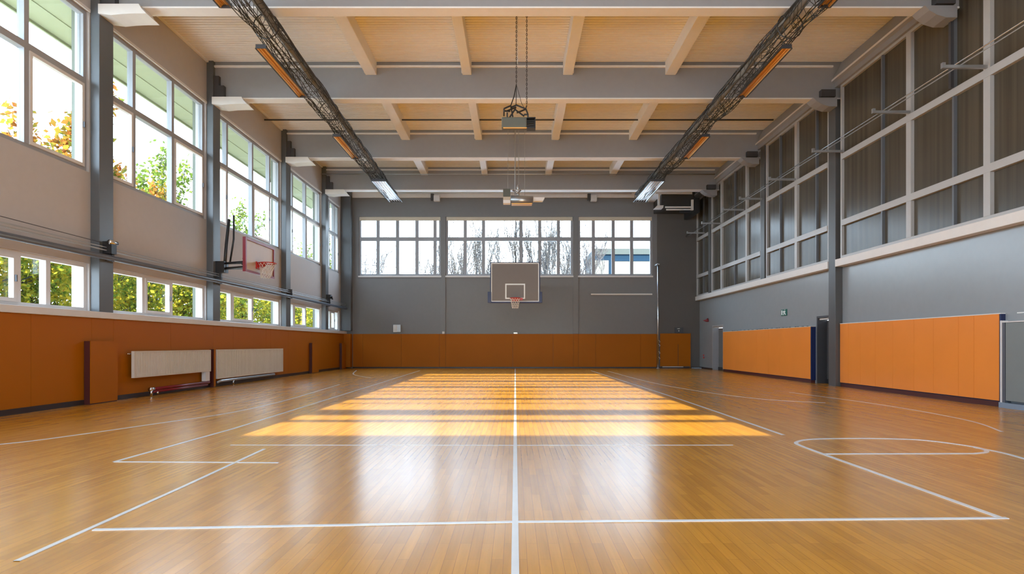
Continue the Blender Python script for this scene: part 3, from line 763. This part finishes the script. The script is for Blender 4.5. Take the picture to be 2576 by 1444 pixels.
for a, b in clips: box('clip', M['dark'], 9.255, 9.30, a, b, 1.779, 1.796, tt)
# grey cabinet at right edge
t = empty('grey_cabinet', (9.34, 10.0, 0), 'grey flat fronted cabinet cut off by the right edge of the photo', 'cabinet')
box('cabinet_front', M['cab_grey'], 9.285, XR-0.001, 7.2, 11.29, 0.14, 1.62, t, bevel=0.005)
box('cabinet_top', M['ledge'], 9.27, XR-0.001, 7.2, 11.40, 1.62, 1.64, t)
box('cabinet_plinth', M['bluegrey'], 9.25, XR-0.001, 7.2, 11.41, 0.0, 0.10, t)
box('edge_post', M['frame_d'], 9.28, XR-0.001, 11.30, 11.36, 0.10, 1.62, t)
box('edge_post', M['ledge'], 9.275, XR-0.001, 11.365, 11.405, 0.10, 1.66, t)
o = box('label_sign', M['signwhite'], XR-0.008, XR-0.001, 10.9, 11.16, 1.785, 1.805); tag(o, 'tiny white label strip on the grey wall at the right edge of the photo', 'label')
# exit sign
t = empty('exit_sign', (9.38, 20.9, 2.2), 'small green and white running man exit sign on the right wall', 'sign')
box('sign_plate', M['green'], XR-0.03, XR-0.001, 20.60, 21.02, 2.21, 2.43, t)
mb = MB(); xx = XR-0.034
mb.prism([(20.90, 2.24), (20.98, 2.24), (20.98, 2.40), (20.90, 2.40)], xx, xx+0.004, 'x')
mb.prism([(20.70, 2.395), (20.74, 2.395), (20.745, 2.42), (20.70, 2.42)], xx, xx+0.004, 'x')
mb.prism([(20.66, 2.36), (20.80, 2.385), (20.88, 2.34), (20.80, 2.31), (20.86, 2.23), (20.81, 2.23), (20.76, 2.29), (20.68, 2.23), (20.63, 2.24), (20.72, 2.32)], xx, xx+0.004, 'x')
mb.build('running_figure', M['signwhite'], t)
# red alarm horn, call point
t = empty('alarm_horn', (9.36, 29.1, 2.3), 'small red horn shaped alarm on the right wall near the far corner', 'alarm')
MB().tube([(XR-0.001, 29.0, 2.40), (XR-0.10, 29.05, 2.37), (XR-0.22, 29.10, 2.38)], [0.10, 0.06, 0.012], 10).build('horn_body', M['darkred'], t, smooth=True)
for i, z in enumerate((0.64, 0.52)):
    o = box('alarm_switch', M['red'], XR-0.03, XR-0.001, 29.65, 29.77, z, z+0.07); tag(o, 'tiny red button box low on the right wall by the far corner, %s one' % ('upper', 'lower')[i], 'call point')
o = MB().box(bx_(1738), 9.35, DB-0.5, DB-0.08, 0.0, 0.05).build('floor_sheet', M['bluegrey']); tag(o, 'thin blue grey sheet lying on the floor in the far right corner', 'sheet')

# ventilation unit, far right top
t = empty('ventilation_unit', (7.8, 29.3, 7.8), 'dark ventilation unit with pale rails high in the far right corner', 'ventilation unit')
box('unit_housing', M['olive_dark'], 7.05, 8.62, 28.7, DB-0.021, 7.86, 8.43, t)
box('housing_top', M['flange'], 6.75, 8.5, 28.65, DB-0.101, 8.44, 8.56, t)
mb = MB(); mb.tube([(7.2, 28.62, 7.80), (8.45, 28.62, 7.80)], 0.04, 8); mb.tube([(7.25, 28.62, 7.68), (8.5, 28.62, 7.68)], 0.035, 8); mb.box(8.46, 8.56, 28.6, 28.75, 7.66, 8.16)
mb.build('rail', M['flange'], t, smooth=False)
mb = MB(); mb.prism([(6.68, 7.74), (7.07, 7.74), (7.10, 7.86), (6.80, 7.86)], 28.5, 28.9); mb.box(6.86, 6.95, 28.62, 28.75, 7.86, 8.44)
mb.build('side_lamp', M['white'], t)
mb = MB(); mb.box(8.60, 8.85, 28.6, DB-0.021, 7.55, 8.24); mb.box(7.9, 8.4, 28.55, 28.7, 7.53, 7.62); mb.build('drive_box', M['black'], t)
# speakers high on the back wall
for i, (x, nm) in enumerate(((-4.05, 'left'), (3.85, 'right'))):
    t = empty('wall_loudspeaker', (x, 30.1, 8.45), 'small pale loudspeaker high above the far windows, %s one' % nm, 'loudspeaker', 'loudspeakers above the far windows')
    box('speaker_case', M['ledge'], x-0.05, x+0.26, 29.95, 30.18, 8.42, 8.72, t, bevel=0.02)
    box('speaker_grille', M['dark'], x-0.20, x-0.05, 29.98, 30.15, 8.48, 8.80, t)
    box('speaker_mount', M['steel'], x+0.02, x+0.1, 30.18, DB-0.0005, 8.55, 8.62, t)

# ------------------------------------------------------------------ rolled nets and ceiling lamps
def rolled_net(x0, x1, seed, lab):
    random.seed(seed)
    ya, yb = 7.9, 27.15; z = 7.93
    cx = lambda y: x0+(x1-x0)*(y-11.6)/(27.4-11.6)
    t = empty('rolled_net', (cx(17), 17, z), lab, 'net', 'rolled up divider nets')
    # cloth core, slightly irregular
    pts = []; rs = []
    n = 60
    for i in range(n+1):
        y = ya+(yb-ya)*i/n; pts.append((cx(y)-(1 if x0 > 0 else -1)*0.14+random.uniform(-.01, .01), y, z+0.06+random.uniform(-.008, .008))); rs.append(0.075+random.uniform(-.012, .012))
    MB().tube(pts, rs, 12).build('net_core', M['netcloth'], t, smooth=True)
    mb = MB(); ns = 20; m = 100
    ph = [random.uniform(0, 6.28) for _ in range(ns)]; fr = [random.uniform(0.5, 1.6) for _ in range(ns)]
    def S(k, i):
        y = ya+(yb-ya)*i/m
        a = 2*PI*k/ns+0.22*math.sin(fr[k]*y+ph[k])+0.06*math.sin(5*y+ph[k])
        sag = 0.05*max(0, -math.sin(a))*(1+math.sin(y*1.29))
        r = 0.235+0.035*math.sin(2.3*y+ph[k]*2)+sag
        return (cx(y)+r*math.cos(a)*1.05, y, z+0.02+r*math.sin(a))
    for k in range(ns): mb.tube([S(k, i) for i in range(m+1)], 0.0095, 3, cap=False)
    for k in range(ns):
        for i in range(0, m, 1):
            if random.random() < 0.75: mb.tube([S(k, i), S((k+1) % ns, min(m, i+random.choice((0, 1, 1))))], 0.0065, 3, cap=False)
    mb.build('net_cords', M['netcord'], t)
    sx = 1 if x0 > 0 else -1
    MB().tube([(cx(ya)-sx*0.235, ya, z+0.10), (cx(yb)-sx*0.235, yb, z+0.10)], 0.022, 6).build('edge_rope', M['dark'], t, smooth=True)
    for y0 in BEAMS[2:]:
        mb = MB(); yc = min(y0+0.15, 27.1) if y0 < 27 else 27.1
        zc = BZ if y0 < 27 else BZ
        mb.box(cx(yc)-0.03, cx(yc)+0.03, yc-0.02, yc+0.02, z+0.15, BZ+(0.0 if y0 < 27 else 0.0)); mb.tube([(cx(yc)+0.27*math.cos(q*PI/8), yc, z+0.02+0.27*math.sin(q*PI/8)) for q in range(16)], 0.012, 5, closed=True)
        mb.build('net_hanger', M['black'], t)
    return t
rolled_net(-5.25, -5.62, 5, 'rolled up grey net hanging lengthwise below the ceiling on the left side')
rolled_net(5.83, 5.70, 9, 'rolled up grey net hanging lengthwise below the ceiling on the right side')

def ceiling_lamp(x, y0, y1, w, z, bright, lab):
    L = y1-y0
    t = empty('ceiling_lamp', (x, (y0+y1)/2, z), lab, 'ceiling lamp', 'long lamps hanging beside the rolled nets')
    mb = MB()
    mb.prism([(x-w/2, z), (x-w/2-0.02, z), (x-w/2+0.02, z+0.09), (x+w/2-0.02, z+0.09), (x+w/2+0.02, z), (x+w/2, z), (x+w/2-0.03, z+0.075), (x-w/2+0.03, z+0.075)], y0, y1)
    mb.box(x-w/2, x+w/2, y0-0.012, y0, z, z+0.09); mb.box(x-w/2, x+w/2, y1, y1+0.012, z, z+0.09)
    mb.build('lamp_housing', M['dark'], t)
    mb = MB(); hw = w/2-0.012
    mb.prism([(x-hw, z+0.004), (x-hw+0.03, z+0.07), (x+hw-0.03, z+0.07), (x+hw, z+0.004), (x+hw-0.005, z+0.004), (x+hw-0.035, z+0.064), (x-hw+0.035, z+0.064), (x-hw+0.005, z+0.004)], y0+0.002, y1-0.002)
    mb.build('reflector', M['reflector_w' if bright else 'reflector'], t)
    nt = 4 if bright else 2
    for k in range(nt):
        xx = x+(k-(nt-1)/2)*w*0.8/nt
        MB().tube([(xx, y0+0.05, z+0.035), (xx, y1-0.05, z+0.035)], 0.013, 8).build('lamp_tube', M['white' if bright else 'reflector'], t, smooth=True)  # narrow lamps' tubes carry the same painted warm glow
    mb = MB()
    for yy in (y0+0.1, y1-0.1): mb.tube([(x, yy, z+0.09), (x, yy, 7.80)], 0.006, 5)
    mb.build('suspension_wire', M['dark'], t)
    return t
ln = ['cut off by the top of the photo', 'second from the top', 'third from the top', 'nearest the far wall, wide and bright']
for s, side in ((-1, 'left'), (1, 'right')):
    X = -5.46 if s < 0 else 5.83
    for i, (ya, yb, w) in enumerate(((9.0, 11.3, .22), (12.85, 15.4, .22), (18.3, 20.5, .24), (23.3, 26.7, .55))):
        x = X if i < 3 else (-5.32 if s < 0 else 5.55)
        ceiling_lamp(x + s*0.02, ya, yb, w, 7.58, i == 3, 'hanging lamp on the %s side, %s' % (side, ln[i]))

# ------------------------------------------------------------------ hanging winches
def chain(mb, x, y, z0, z1):
    z = z0; k = 0
    while z < z1:
        mb.tube([(x+0.014*math.cos(a)*(k % 2), y+0.014*math.cos(a)*((k+1) % 2), z+0.03+0.034*math.sin(a)) for a in [q*PI/4 for q in range(8)]], 0.006, 4, closed=True)
        z += 0.055; k += 1
t = empty('hanging_winch', (0, 14.6, 6.5), 'dark box winch hanging on two chains from the front ceiling bay', 'winch')
k = 14.6/1500; wx = lambda px: (px-1296)*k; wz = lambda py: CAMZ+(867-py)*k
box('winch_housing', M['olive'], wx(1262), wx(1325), 14.52, 14.74, wz(323), wz(297), t, bevel=0.02)
mb = MB(); mb.box(wx(1325), wx(1347), 14.52, 14.74, wz(325), wz(323)); mb.box(wx(1325), wx(1347), 14.52, 14.74, wz(299.5), wz(297.5)); mb.box(wx(1345), wx(1347), 14.52, 14.74, wz(324), wz(299)); mb.box(wx(1325), wx(1345), 14.65, 14.74, wz(324), wz(299))
for q in range(4): mb.tube([(wx(1326), 14.55+0.02*q, wz(322-6*q)), (wx(1344), 14.55+0.02*q, wz(318-5*q))], 0.012, 6)
mb.build('motor_cage', M['black'], t)
box('base_plate', M['reflector'], wx(1266), wx(1345), 14.53, 14.56, wz(324.8), wz(323), t)
mb = MB()
for a, b, c, d in ((1268, 297, 1268, 276), (1268, 276, 1285, 268), (1276, 297, 1276, 285), (1276, 285, 1298, 272), (1285, 268, 1300, 266), (1300, 266, 1322, 276), (1322, 276, 1328, 290), (1328, 290, 1328, 297), (1282, 297, 1297, 275), (1297, 275, 1318, 294), (1300, 288, 1322, 277), (1318, 290, 1328, 290), (1285, 268, 1290, 296), (1268, 285, 1283, 282)):
    mb.tube([(wx(a), 14.55+random.uniform(-.12, .12), wz(b)), (wx(c), 14.55, wz(d))], 0.02, 6)
mb.build('hanger_frame', M['black'], t)
mb = MB(); chain(mb, wx(1299), 14.55, wz(215), CZ-0.04); chain(mb, wx(1325), 14.55, wz(268), CZ-0.04)
mb.tube([(wx(1299), 14.55, wz(215)), (wx(1293), 14.55, wz(245)), (wx(1285), 14.55, wz(268))], 0.014, 6); mb.tube([(wx(1299), 14.55, wz(215)), (wx(1298), 14.55, wz(268))], 0.01, 6)
mb.tube([(wx(1299), 14.55, wz(215)), (wx(1312), 14.55, wz(262)), (wx(1320), 14.55, wz(275))], 0.006, 6); mb.tube([(wx(1325), 14.55, wz(268)), (wx(1322), 14.55, wz(277))], 0.014, 6)
mb.build('chain', M['black'], t)
MB().tube([(wx(1301.5), 14.62, wz(160)), (wx(1301.5), 14.62, CZ)], 0.012, 6).build('power_cable', M['white'], t)
t = empty('hanging_winch', (0, 22.2, 6.4), 'pale drum winch hanging on thin rods before the far wall windows', 'winch')
k2_ = 22.2/1500; wx = lambda px: (px-1296)*k2_; wz = lambda py: CAMZ+(867-py)*k2_
MB().tube([(wx(1285), 22.2, wz(502)), (wx(1341), 22.2, wz(504))], 0.15, 18).build('winch_drum', M['steel'], t, smooth=True)
box('base_plate', M['reflector'], wx(1287), wx(1338), 22.05, 22.35, wz(515.5), wz(513), t)  # orange colour stands in for warm light reflected under the drum
mb = MB(); mb.box(wx(1266), wx(1284), 22.02, 22.38, wz(497), wz(478)); mb.build('side_box', M['olive'], t)
mb = MB(); mb.box(wx(1266), wx(1284), 22.06, 22.34, wz(505), wz(497.2)); mb.build('side_panel', M['blind'], t)
box('lower_panel', M['flange'], wx(1266), wx(1284), 22.06, 22.34, wz(513), wz(505.2), t)
mb = MB(); mb.prism([(wx(1341), wz(498)), (wx(1370), wz(498)), (wx(1365), wz(507)), (wx(1341), wz(507))], 22.1, 22.3); mb.build('side_arm', M['flange'], t)
mb = MB().tube([(wx(1290), 22.2, wz(478)), (wx(1303), 22.2, wz(485)), (wx(1310), 22.2, wz(478))], 0.04, 8).sphere((wx(1303), 22.2, wz(472)), 0.09, sc=(.6, .6, 1.3)).tube([(wx(1303), 22.2, wz(485)), (wx(1303), 22.2, wz(493))], 0.05, 8)
mb.build('suspension_hook', M['steel'], t, smooth=True)
mb = MB()
for px, r, zl in ((1278, .008, 479), (1296, .022, 490), (1305, .012, 466), (1320, .008, 492)): mb.tube([(wx(px), 22.2, wz(zl)), (wx(px), 22.2, CZ)], r, 6)
mb.build('suspension_rod', M['steel'], t)

# ------------------------------------------------------------------ wall behind the viewer, with added unseen openings that shape the sunlight
TS = 0.31; X0, X1 = -3.62, 3.38
zl = lambda d: (d-YR)*TS
ZA, ZB = zl(7.88), zl(24.7)
mb = MB(); mb.box(-9.1, 9.7, YR-0.25, YR, 0, 0.2); mb.box(-9.1, 9.7, YR-0.25, YR, 2.1, ZA); mb.box(-9.1, -8.6, YR-0.25, YR, 0.2, 2.1); mb.box(8.8, 9.7, YR-0.25, YR, 0.2, 2.1); mb.box(-9.1, 9.7, YR-0.25, YR, ZB, CZ+0.05); mb.box(-9.1, X0, YR-0.25, YR, ZA, ZB); mb.box(X1, 9.7, YR-0.25, YR, ZA, ZB)
struct(mb.build('wall_rear', M['cream_wall']))
mb = MB()
for a, b in ((9.34, 9.62), (10.24, 11.10), (12.22, 12.36), (13.1, 13.5), (14.5, 14.66), (15.4, 15.65), (16.7, 17.25), (18.0, 18.25), (19.35, 20.0), (21.0, 21.35), (22.6, 23.2)):  # bars spaced to cast the stripes of the floor sun patch
    mb.box(X0, X1, YR-0.12, YR-0.10, zl(a), zl(b))
wcount[0] += 1
sun_bars = mb.build('window_%d' % wcount[0], M['frame_l']); struct(sun_bars)  # added opening out of view, shaped to throw the sun patch
box('pane', M['glass'], X0, X1, YR-0.2, YR-0.19, ZA, ZB, sun_bars)
window(mpK, -8.6, 8.8, 0.2, 2.1, [], [[-5.7, -2.8, 0.1, 3.0, 5.9]], M['frame_l'], M['glass'])  # added low opening; sunlit floor behind the camera bounces light in

# ------------------------------------------------------------------ outside
g = MB().box(-90, 90, -40, 140, -0.6, -0.3).build('ground', M['bounce_ground']); struct(g)  # pale surface added as a daylight bounce, hidden below the windows

def bare_tree_mesh(h, spread, seed, up=0.75, dens=1.0, col='bark', twig=0.016, wide=1.0):
    rnd = random.Random(seed); mb = MB()
    def grow(p, d, l, r, lev):
        pts = [p]; q = p; dd = d
        n = 4
        for i in range(n):
            dd = (dd+Vector((rnd.uniform(-.12, .12), rnd.uniform(-.12, .12), 0.10*up))).normalized()
            q = q+dd*(l/n); pts.append(q)
        r1 = max(r*0.45, twig*0.6)
        mb.tube(pts, [r+(r1-r)*i/n for i in range(n+1)], 4 if lev < 2 else 3, cap=False)
        if lev >= 4 or l < 0.35: return
        k = int((5 if lev < 2 else 4)*dens)
        for i in range(k):
            f = 0.22+0.75*(i+rnd.random())/k
            j = min(n-1, int(f*n)); pp = pts[j].lerp(pts[j+1], f*n-j)
            a = rnd.uniform(0, 6.28); side = Vector((math.cos(a), math.sin(a), 0))
            nd = (dd*up+side*spread+Vector((0, 0, 0.25))).normalized()
            grow(pp, nd, l*rnd.uniform(0.42, 0.62)*(1.0 if lev else 0.95), max(r*0.42, twig), lev+1)
    for s in range(3):
        a = rnd.uniform(0, 6.28)
        grow(Vector((rnd.uniform(-.3, .3), rnd.uniform(-.3, .3), 0)), Vector((0.12*math.cos(a), 0.12*math.sin(a), 1)).normalized(), h*rnd.uniform(0.8, 1.0), h*0.012, 0)
    zs = sorted(v[2] for v in mb.v); k = h/zs[int(len(zs)*0.995)]
    mb.v = [(v[0]*k*wide, v[1]*k*wide, v[2]*k) for v in mb.v]
    return mb
def leaves(mb, pts, n, sz, rnd, sp):
    for i in range(n):
        c = rnd.choice(pts)
        p = Vector(c)+Vector((rnd.gauss(0, sp), rnd.gauss(0, sp), rnd.gauss(0, sp)))
        a = Vector((rnd.uniform(-1, 1), rnd.uniform(-1, 1), rnd.uniform(-1, 1))).normalized(); b = a.cross(Vector((rnd.uniform(-1, 1), rnd.uniform(-1, 1), rnd.uniform(-1, 1)))).normalized()
        s = sz*rnd.uniform(0.6, 1.2); k = len(mb.v)
        mb.v += [tuple(p-a*s), tuple(p+b*s*0.6), tuple(p+a*s), tuple(p-b*s*0.6)]; mb.face(k, k+1, k+2, k+3)
# bare trees beyond the far wall
bt = [bare_tree_mesh(12.5, 0.55, 11, dens=1.1, twig=0.026).mesh('bare_tree', M['bark'], True), bare_tree_mesh(13.5, 0.42, 12, up=0.95, dens=1.0, twig=0.026).mesh('bare_tree', M['bark'], True), bare_tree_mesh(11.5, 0.6, 14, dens=1.2, twig=0.028).mesh('bare_tree', M['bark_pale'], True)]
BH = [12.5, 13.5, 11.5]
def bt_place(px, y, h, v, rot, lab):
    t = empty('bare_tree', ((px-1296)*y/1500, y, -0.3), lab, 'tree', 'bare trees beyond the far windows', local=True)
    o = bpy.data.objects.new('trunk', bt[v]); COL.objects.link(o); o.parent = t
    s = (h+0.3)/BH[v]; t.scale = (s*0.85, s*0.85, s); t.rotation_euler.z = rot
T = [(925, 52, 10.4, 2, 0.3, 'bare tree seen through the leftmost pane of the far windows'),
     (1080, 50, 10.0, 0, 1.2, 'bare tree seen left of the left upright strip of the far windows'),
     (1142, 48, 10.4, 2, 2.2, 'bare tree seen just right of the left upright strip of the far windows'),
     (1192, 45, 11.0, 1, 0.5, 'tall dense bare tree seen left of the main basketball board'),
     (1246, 54, 12.0, 0, 3.2, 'bare tree seen right behind the top left of the basketball board'),
     (1335, 46, 11.6, 1, 4.0, 'tall bare tree seen above the right corner of the basketball board'),
     (1382, 44, 11.2, 1, 5.2, 'tall bare tree seen right of the basketball board'),
     (1425, 47, 11.0, 0, 0.9, 'bare tree seen just left of the right upright strip of the far windows'),
     (1472, 50, 11.4, 2, 5.8, 'bare tree seen left of the white and blue building')]
for a in T: bt_place(*a)
# far building
t = empty('office_building', (14, 62, -0.3), 'pale low building with blue window band seen through the far right panes', 'building')
kx = 62/1500; ox = lambda px: (px-1296)*kx; oz = lambda py: CAMZ+(867-py)*kx
box('building_wall', M['bldg_white'], ox(1494), ox(1720), 62, 70, -0.3, oz(657), t)
box('parapet', M['bldg_grey'], ox(1492), ox(1720), 61.6, 70.4, oz(641), oz(627), t)
box('window_band', M['bldg_blue'], ox(1495), ox(1718), 61.9, 70, oz(657), oz(641), t)
box('corner_glazing', M['bldg_blue'], ox(1531), ox(1539), 61.92, 62.0, 2.0, oz(657), t)
box('stair_wall', M['bldg_white'], ox(1496), ox(1530), 61.7, 61.95, -0.3, oz(656), t)
box('roof_box', M['bldg_grey'], ox(1570), ox(1720), 64, 69, oz(627), oz(622.5), t)
o = MB().tube([(-26, 58, 9.7), (-14, 59, 9.05), (-8, 60, 8.6)], 0.03, 5).build('power_line', M['bark']); tag(o, 'thin power line seen through the left far panes, upper one', 'cable', 'power lines outside')
o = MB().tube([(-26, 58, 8.9), (-14, 59, 8.4), (-8, 60, 8.0)], 0.025, 5).build('power_line', M['bark']); tag(o, 'thin power line seen through the left far panes, lower one', 'cable', 'power lines outside')

# hedge row and trees beyond the left wall
def shrub_mesh(seed, n=10000, L=5.2, H=4.8, W=2.2):
    rnd = random.Random(seed); mb = MB(); tr = MB(); pts = []
    for s in range(9):
        x = rnd.uniform(-W/2, W/2); y = rnd.uniform(-L/2, L/2); p = [Vector((x, y, 0))]
        for i in range(6): p.append(p[-1]+Vector((rnd.uniform(-.18, .18), rnd.uniform(-.2, .2), H/6.2)))
        tr.tube(p, [0.05-0.006*i for i in range(7)], 4, cap=False)
        for i in range(2, 7):
            for k in range(3):
                a = rnd.uniform(0, 6.28); e = p[i]+Vector((math.cos(a)*0.7, math.sin(a)*0.7, 0.35)); tr.tube([p[i], e], [0.02, 0.01], 3, cap=False); pts.append(tuple(e))
            pts.append(tuple(p[i]))
    for i in range(40): pts.append((rnd.uniform(-W/2, W/2), rnd.uniform(-L/2, L/2), rnd.uniform(0.2, H*0.85)))
    leaves(mb, pts, n, 0.095, rnd, 0.34)
    return tr.mesh('stems', M['bark']), mb.mesh('foliage', M['leaf_yellow'])
sh = [shrub_mesh(21), shrub_mesh(22), shrub_mesh(23)]
ypos = [(10.5, 'low window cut by the left edge'), (15.0, 'first low window, right pane'), (19.6, 'second low window from the left'), (24.4, 'second low window, right pane'), (29.2, 'third low window from the left'), (34.0, 'third low window, right pane'), (38.8, 'fourth low window from the left'), (44.0, 'fourth low window, right pane'), (49.5, 'fifth low window by the far corner'), (55.5, 'last low pane at the far corner')]
for i, (yy, nm) in enumerate(ypos):
    t = empty('autumn_shrub', (-15.2-0.3*(i % 3), yy, -0.3), 'yellow green autumn shrub outside, seen through the %s' % nm, 'shrub', 'autumn shrubs outside the left wall', local=True)
    a, b = sh[i % 3]
    for nm_, me in (('stems', a), ('foliage', b)):
        o = bpy.data.objects.new(nm_, me); COL.objects.link(o); o.parent = t
    t.rotation_euler.z = PI if i % 2 else 0; t.scale.z = 1+0.04*(i % 3)
# one trees with leaves
def leafy(seed, h, n, lm, spread=0.5):
    rnd = random.Random(seed); mb = bare_tree_mesh(h, spread, seed, dens=0.9, wide=0.62, twig=0.022)
    pts = [v for v in mb.v[::3] if v[2] > h*0.3]
    lf = MB(); leaves(lf, pts, n, 0.13, rnd, 0.18)
    return mb.mesh('trunk', M['bark'], True), lf.mesh('foliage', lm)
lt = [leafy(31, 9.8, 6500, M['leaf_orange']), leafy(32, 11.8, 3500, M['leaf_green'], 0.38), leafy(33, 10.2, 3200, M['leaf_green'], 0.42)]
LT = [(-17.5, 23.6, 1.12, 0, 'tree with orange and green leaves seen through the largest window at top left'),
      (-18.5, 28.0, 0.95, 0, 'tree with yellow leaves seen beside the nearest column in the second tall window'),
      (-19.5, 32.5, 1.05, 1, 'tall sparse tree seen in the middle pane of the second tall window'),
      (-19.0, 36.5, 0.72, 2, 'small sparse tree seen in the right pane of the second tall window'),
      (-20.0, 43.0, 1.0, 1, 'sparse tree seen in the middle pane of the third tall window'),
      (-19.0, 46.5, 0.85, 0, 'yellow leaved tree seen above the side basketball board'),
      (-20.0, 54.0, 1.0, 2, 'sparse tree seen in the right pane of the third tall window'),
      (-20.0, 62.0, 1.1, 1, 'sparse tree seen in the fourth tall window'),
      (-21.0, 74.0, 1.25, 2, 'sparse tree seen through the fourth tall window, farthest of the left row')]
for x, y, s, v, lab in LT:
    t = empty('leafy_tree', (x, y, -0.3), lab, 'tree', 'trees outside the left wall', local=True)
    for nm_, me in (('trunk', lt[v][0]), ('foliage', lt[v][1])):
        o = bpy.data.objects.new(nm_, me); COL.objects.link(o); o.parent = t
    t.scale = (s, s, s); t.rotation_euler.z = x*y

# ------------------------------------------------------------------ light
W = bpy.data.worlds.new('sky'); SC.world = W; W.use_nodes = True
nt = W.node_tree; N = nt.nodes; L = nt.links
bg = N['Background']
tc = N.new('ShaderNodeTexCoord'); sp = N.new('ShaderNodeSeparateXYZ'); L.new(tc.outputs['Generated'], sp.inputs[0])
cr = N.new('ShaderNodeValToRGB'); L.new(sp.outputs['Z'], cr.inputs[0])
e = cr.color_ramp.elements; e[0].position = 0.0; e[0].color = (0.74, 0.87, 1.0, 1); e[1].position = 0.8; e[1].color = (0.55, 0.74, 1.0, 1)
L.new(cr.outputs[0], bg.inputs['Color']); bg.inputs['Strength'].default_value = 5.5
sun = bpy.data.lights.new('sun', 'SUN'); sun.energy = 15.5; sun.angle = math.radians(0.3); sun.color = (1.0, 0.90, 0.64)
so = bpy.data.objects.new('sun', sun); COL.objects.link(so)
so.rotation_euler = Vector((0.0, 1.0, -TS)).to_track_quat('-Z', 'Y').to_euler()
so.location = (0, -20, 20)
# daylight portals (guide sampling only; they add no light)
def portal(loc, sx, sy, rot):
    l = bpy.data.lights.new('portal', 'AREA'); l.shape = 'RECTANGLE'; l.size = sx; l.size_y = sy; l.cycles.is_portal = True
    o = bpy.data.objects.new('portal', l); COL.objects.link(o); o.location = loc; o.rotation_euler = rot
portal((-9.3, 13.2, 5.0), 36, 6.4, (PI/2, 0, -PI/2))
portal((-0.5, DB+0.5, 6.24), 15.2, 3.1, (PI/2, 0, PI))
portal((-0.1, YR-0.5, 6.3), 7.2, 5.4, (PI/2, 0, 0))

# ------------------------------------------------------------------ camera
cam = bpy.data.cameras.new('camera'); co = bpy.data.objects.new('camera', cam); COL.objects.link(co)
co.location = (0, 0, CAMZ); co.rotation_euler = (PI/2, 0, 0)
cam.sensor_fit = 'HORIZONTAL'; cam.sensor_width = 36.0; cam.lens = 36.0*1500/2576
cam.shift_x = (1288-1296)/2576; cam.shift_y = (867-722)/2576
cam.clip_end = 500
SC.camera = co
vs = SC.view_settings
SC.display_settings.display_device = 'sRGB'
vs.view_transform = 'Standard'; vs.look = 'None'; vs.exposure = 1.0; vs.gamma = 1.0; vs.use_curve_mapping = False
SC.cycles.max_bounces = 8; SC.cycles.diffuse_bounces = 6; SC.cycles.glossy_bounces = 4; SC.cycles.transparent_max_bounces = 12
SC.cycles.use_denoising = True
SC.cycles.use_adaptive_sampling = True; SC.cycles.adaptive_threshold = 0.02
SC.cycles.sample_clamp_indirect = 8.0
SC.cycles.caustics_reflective = False
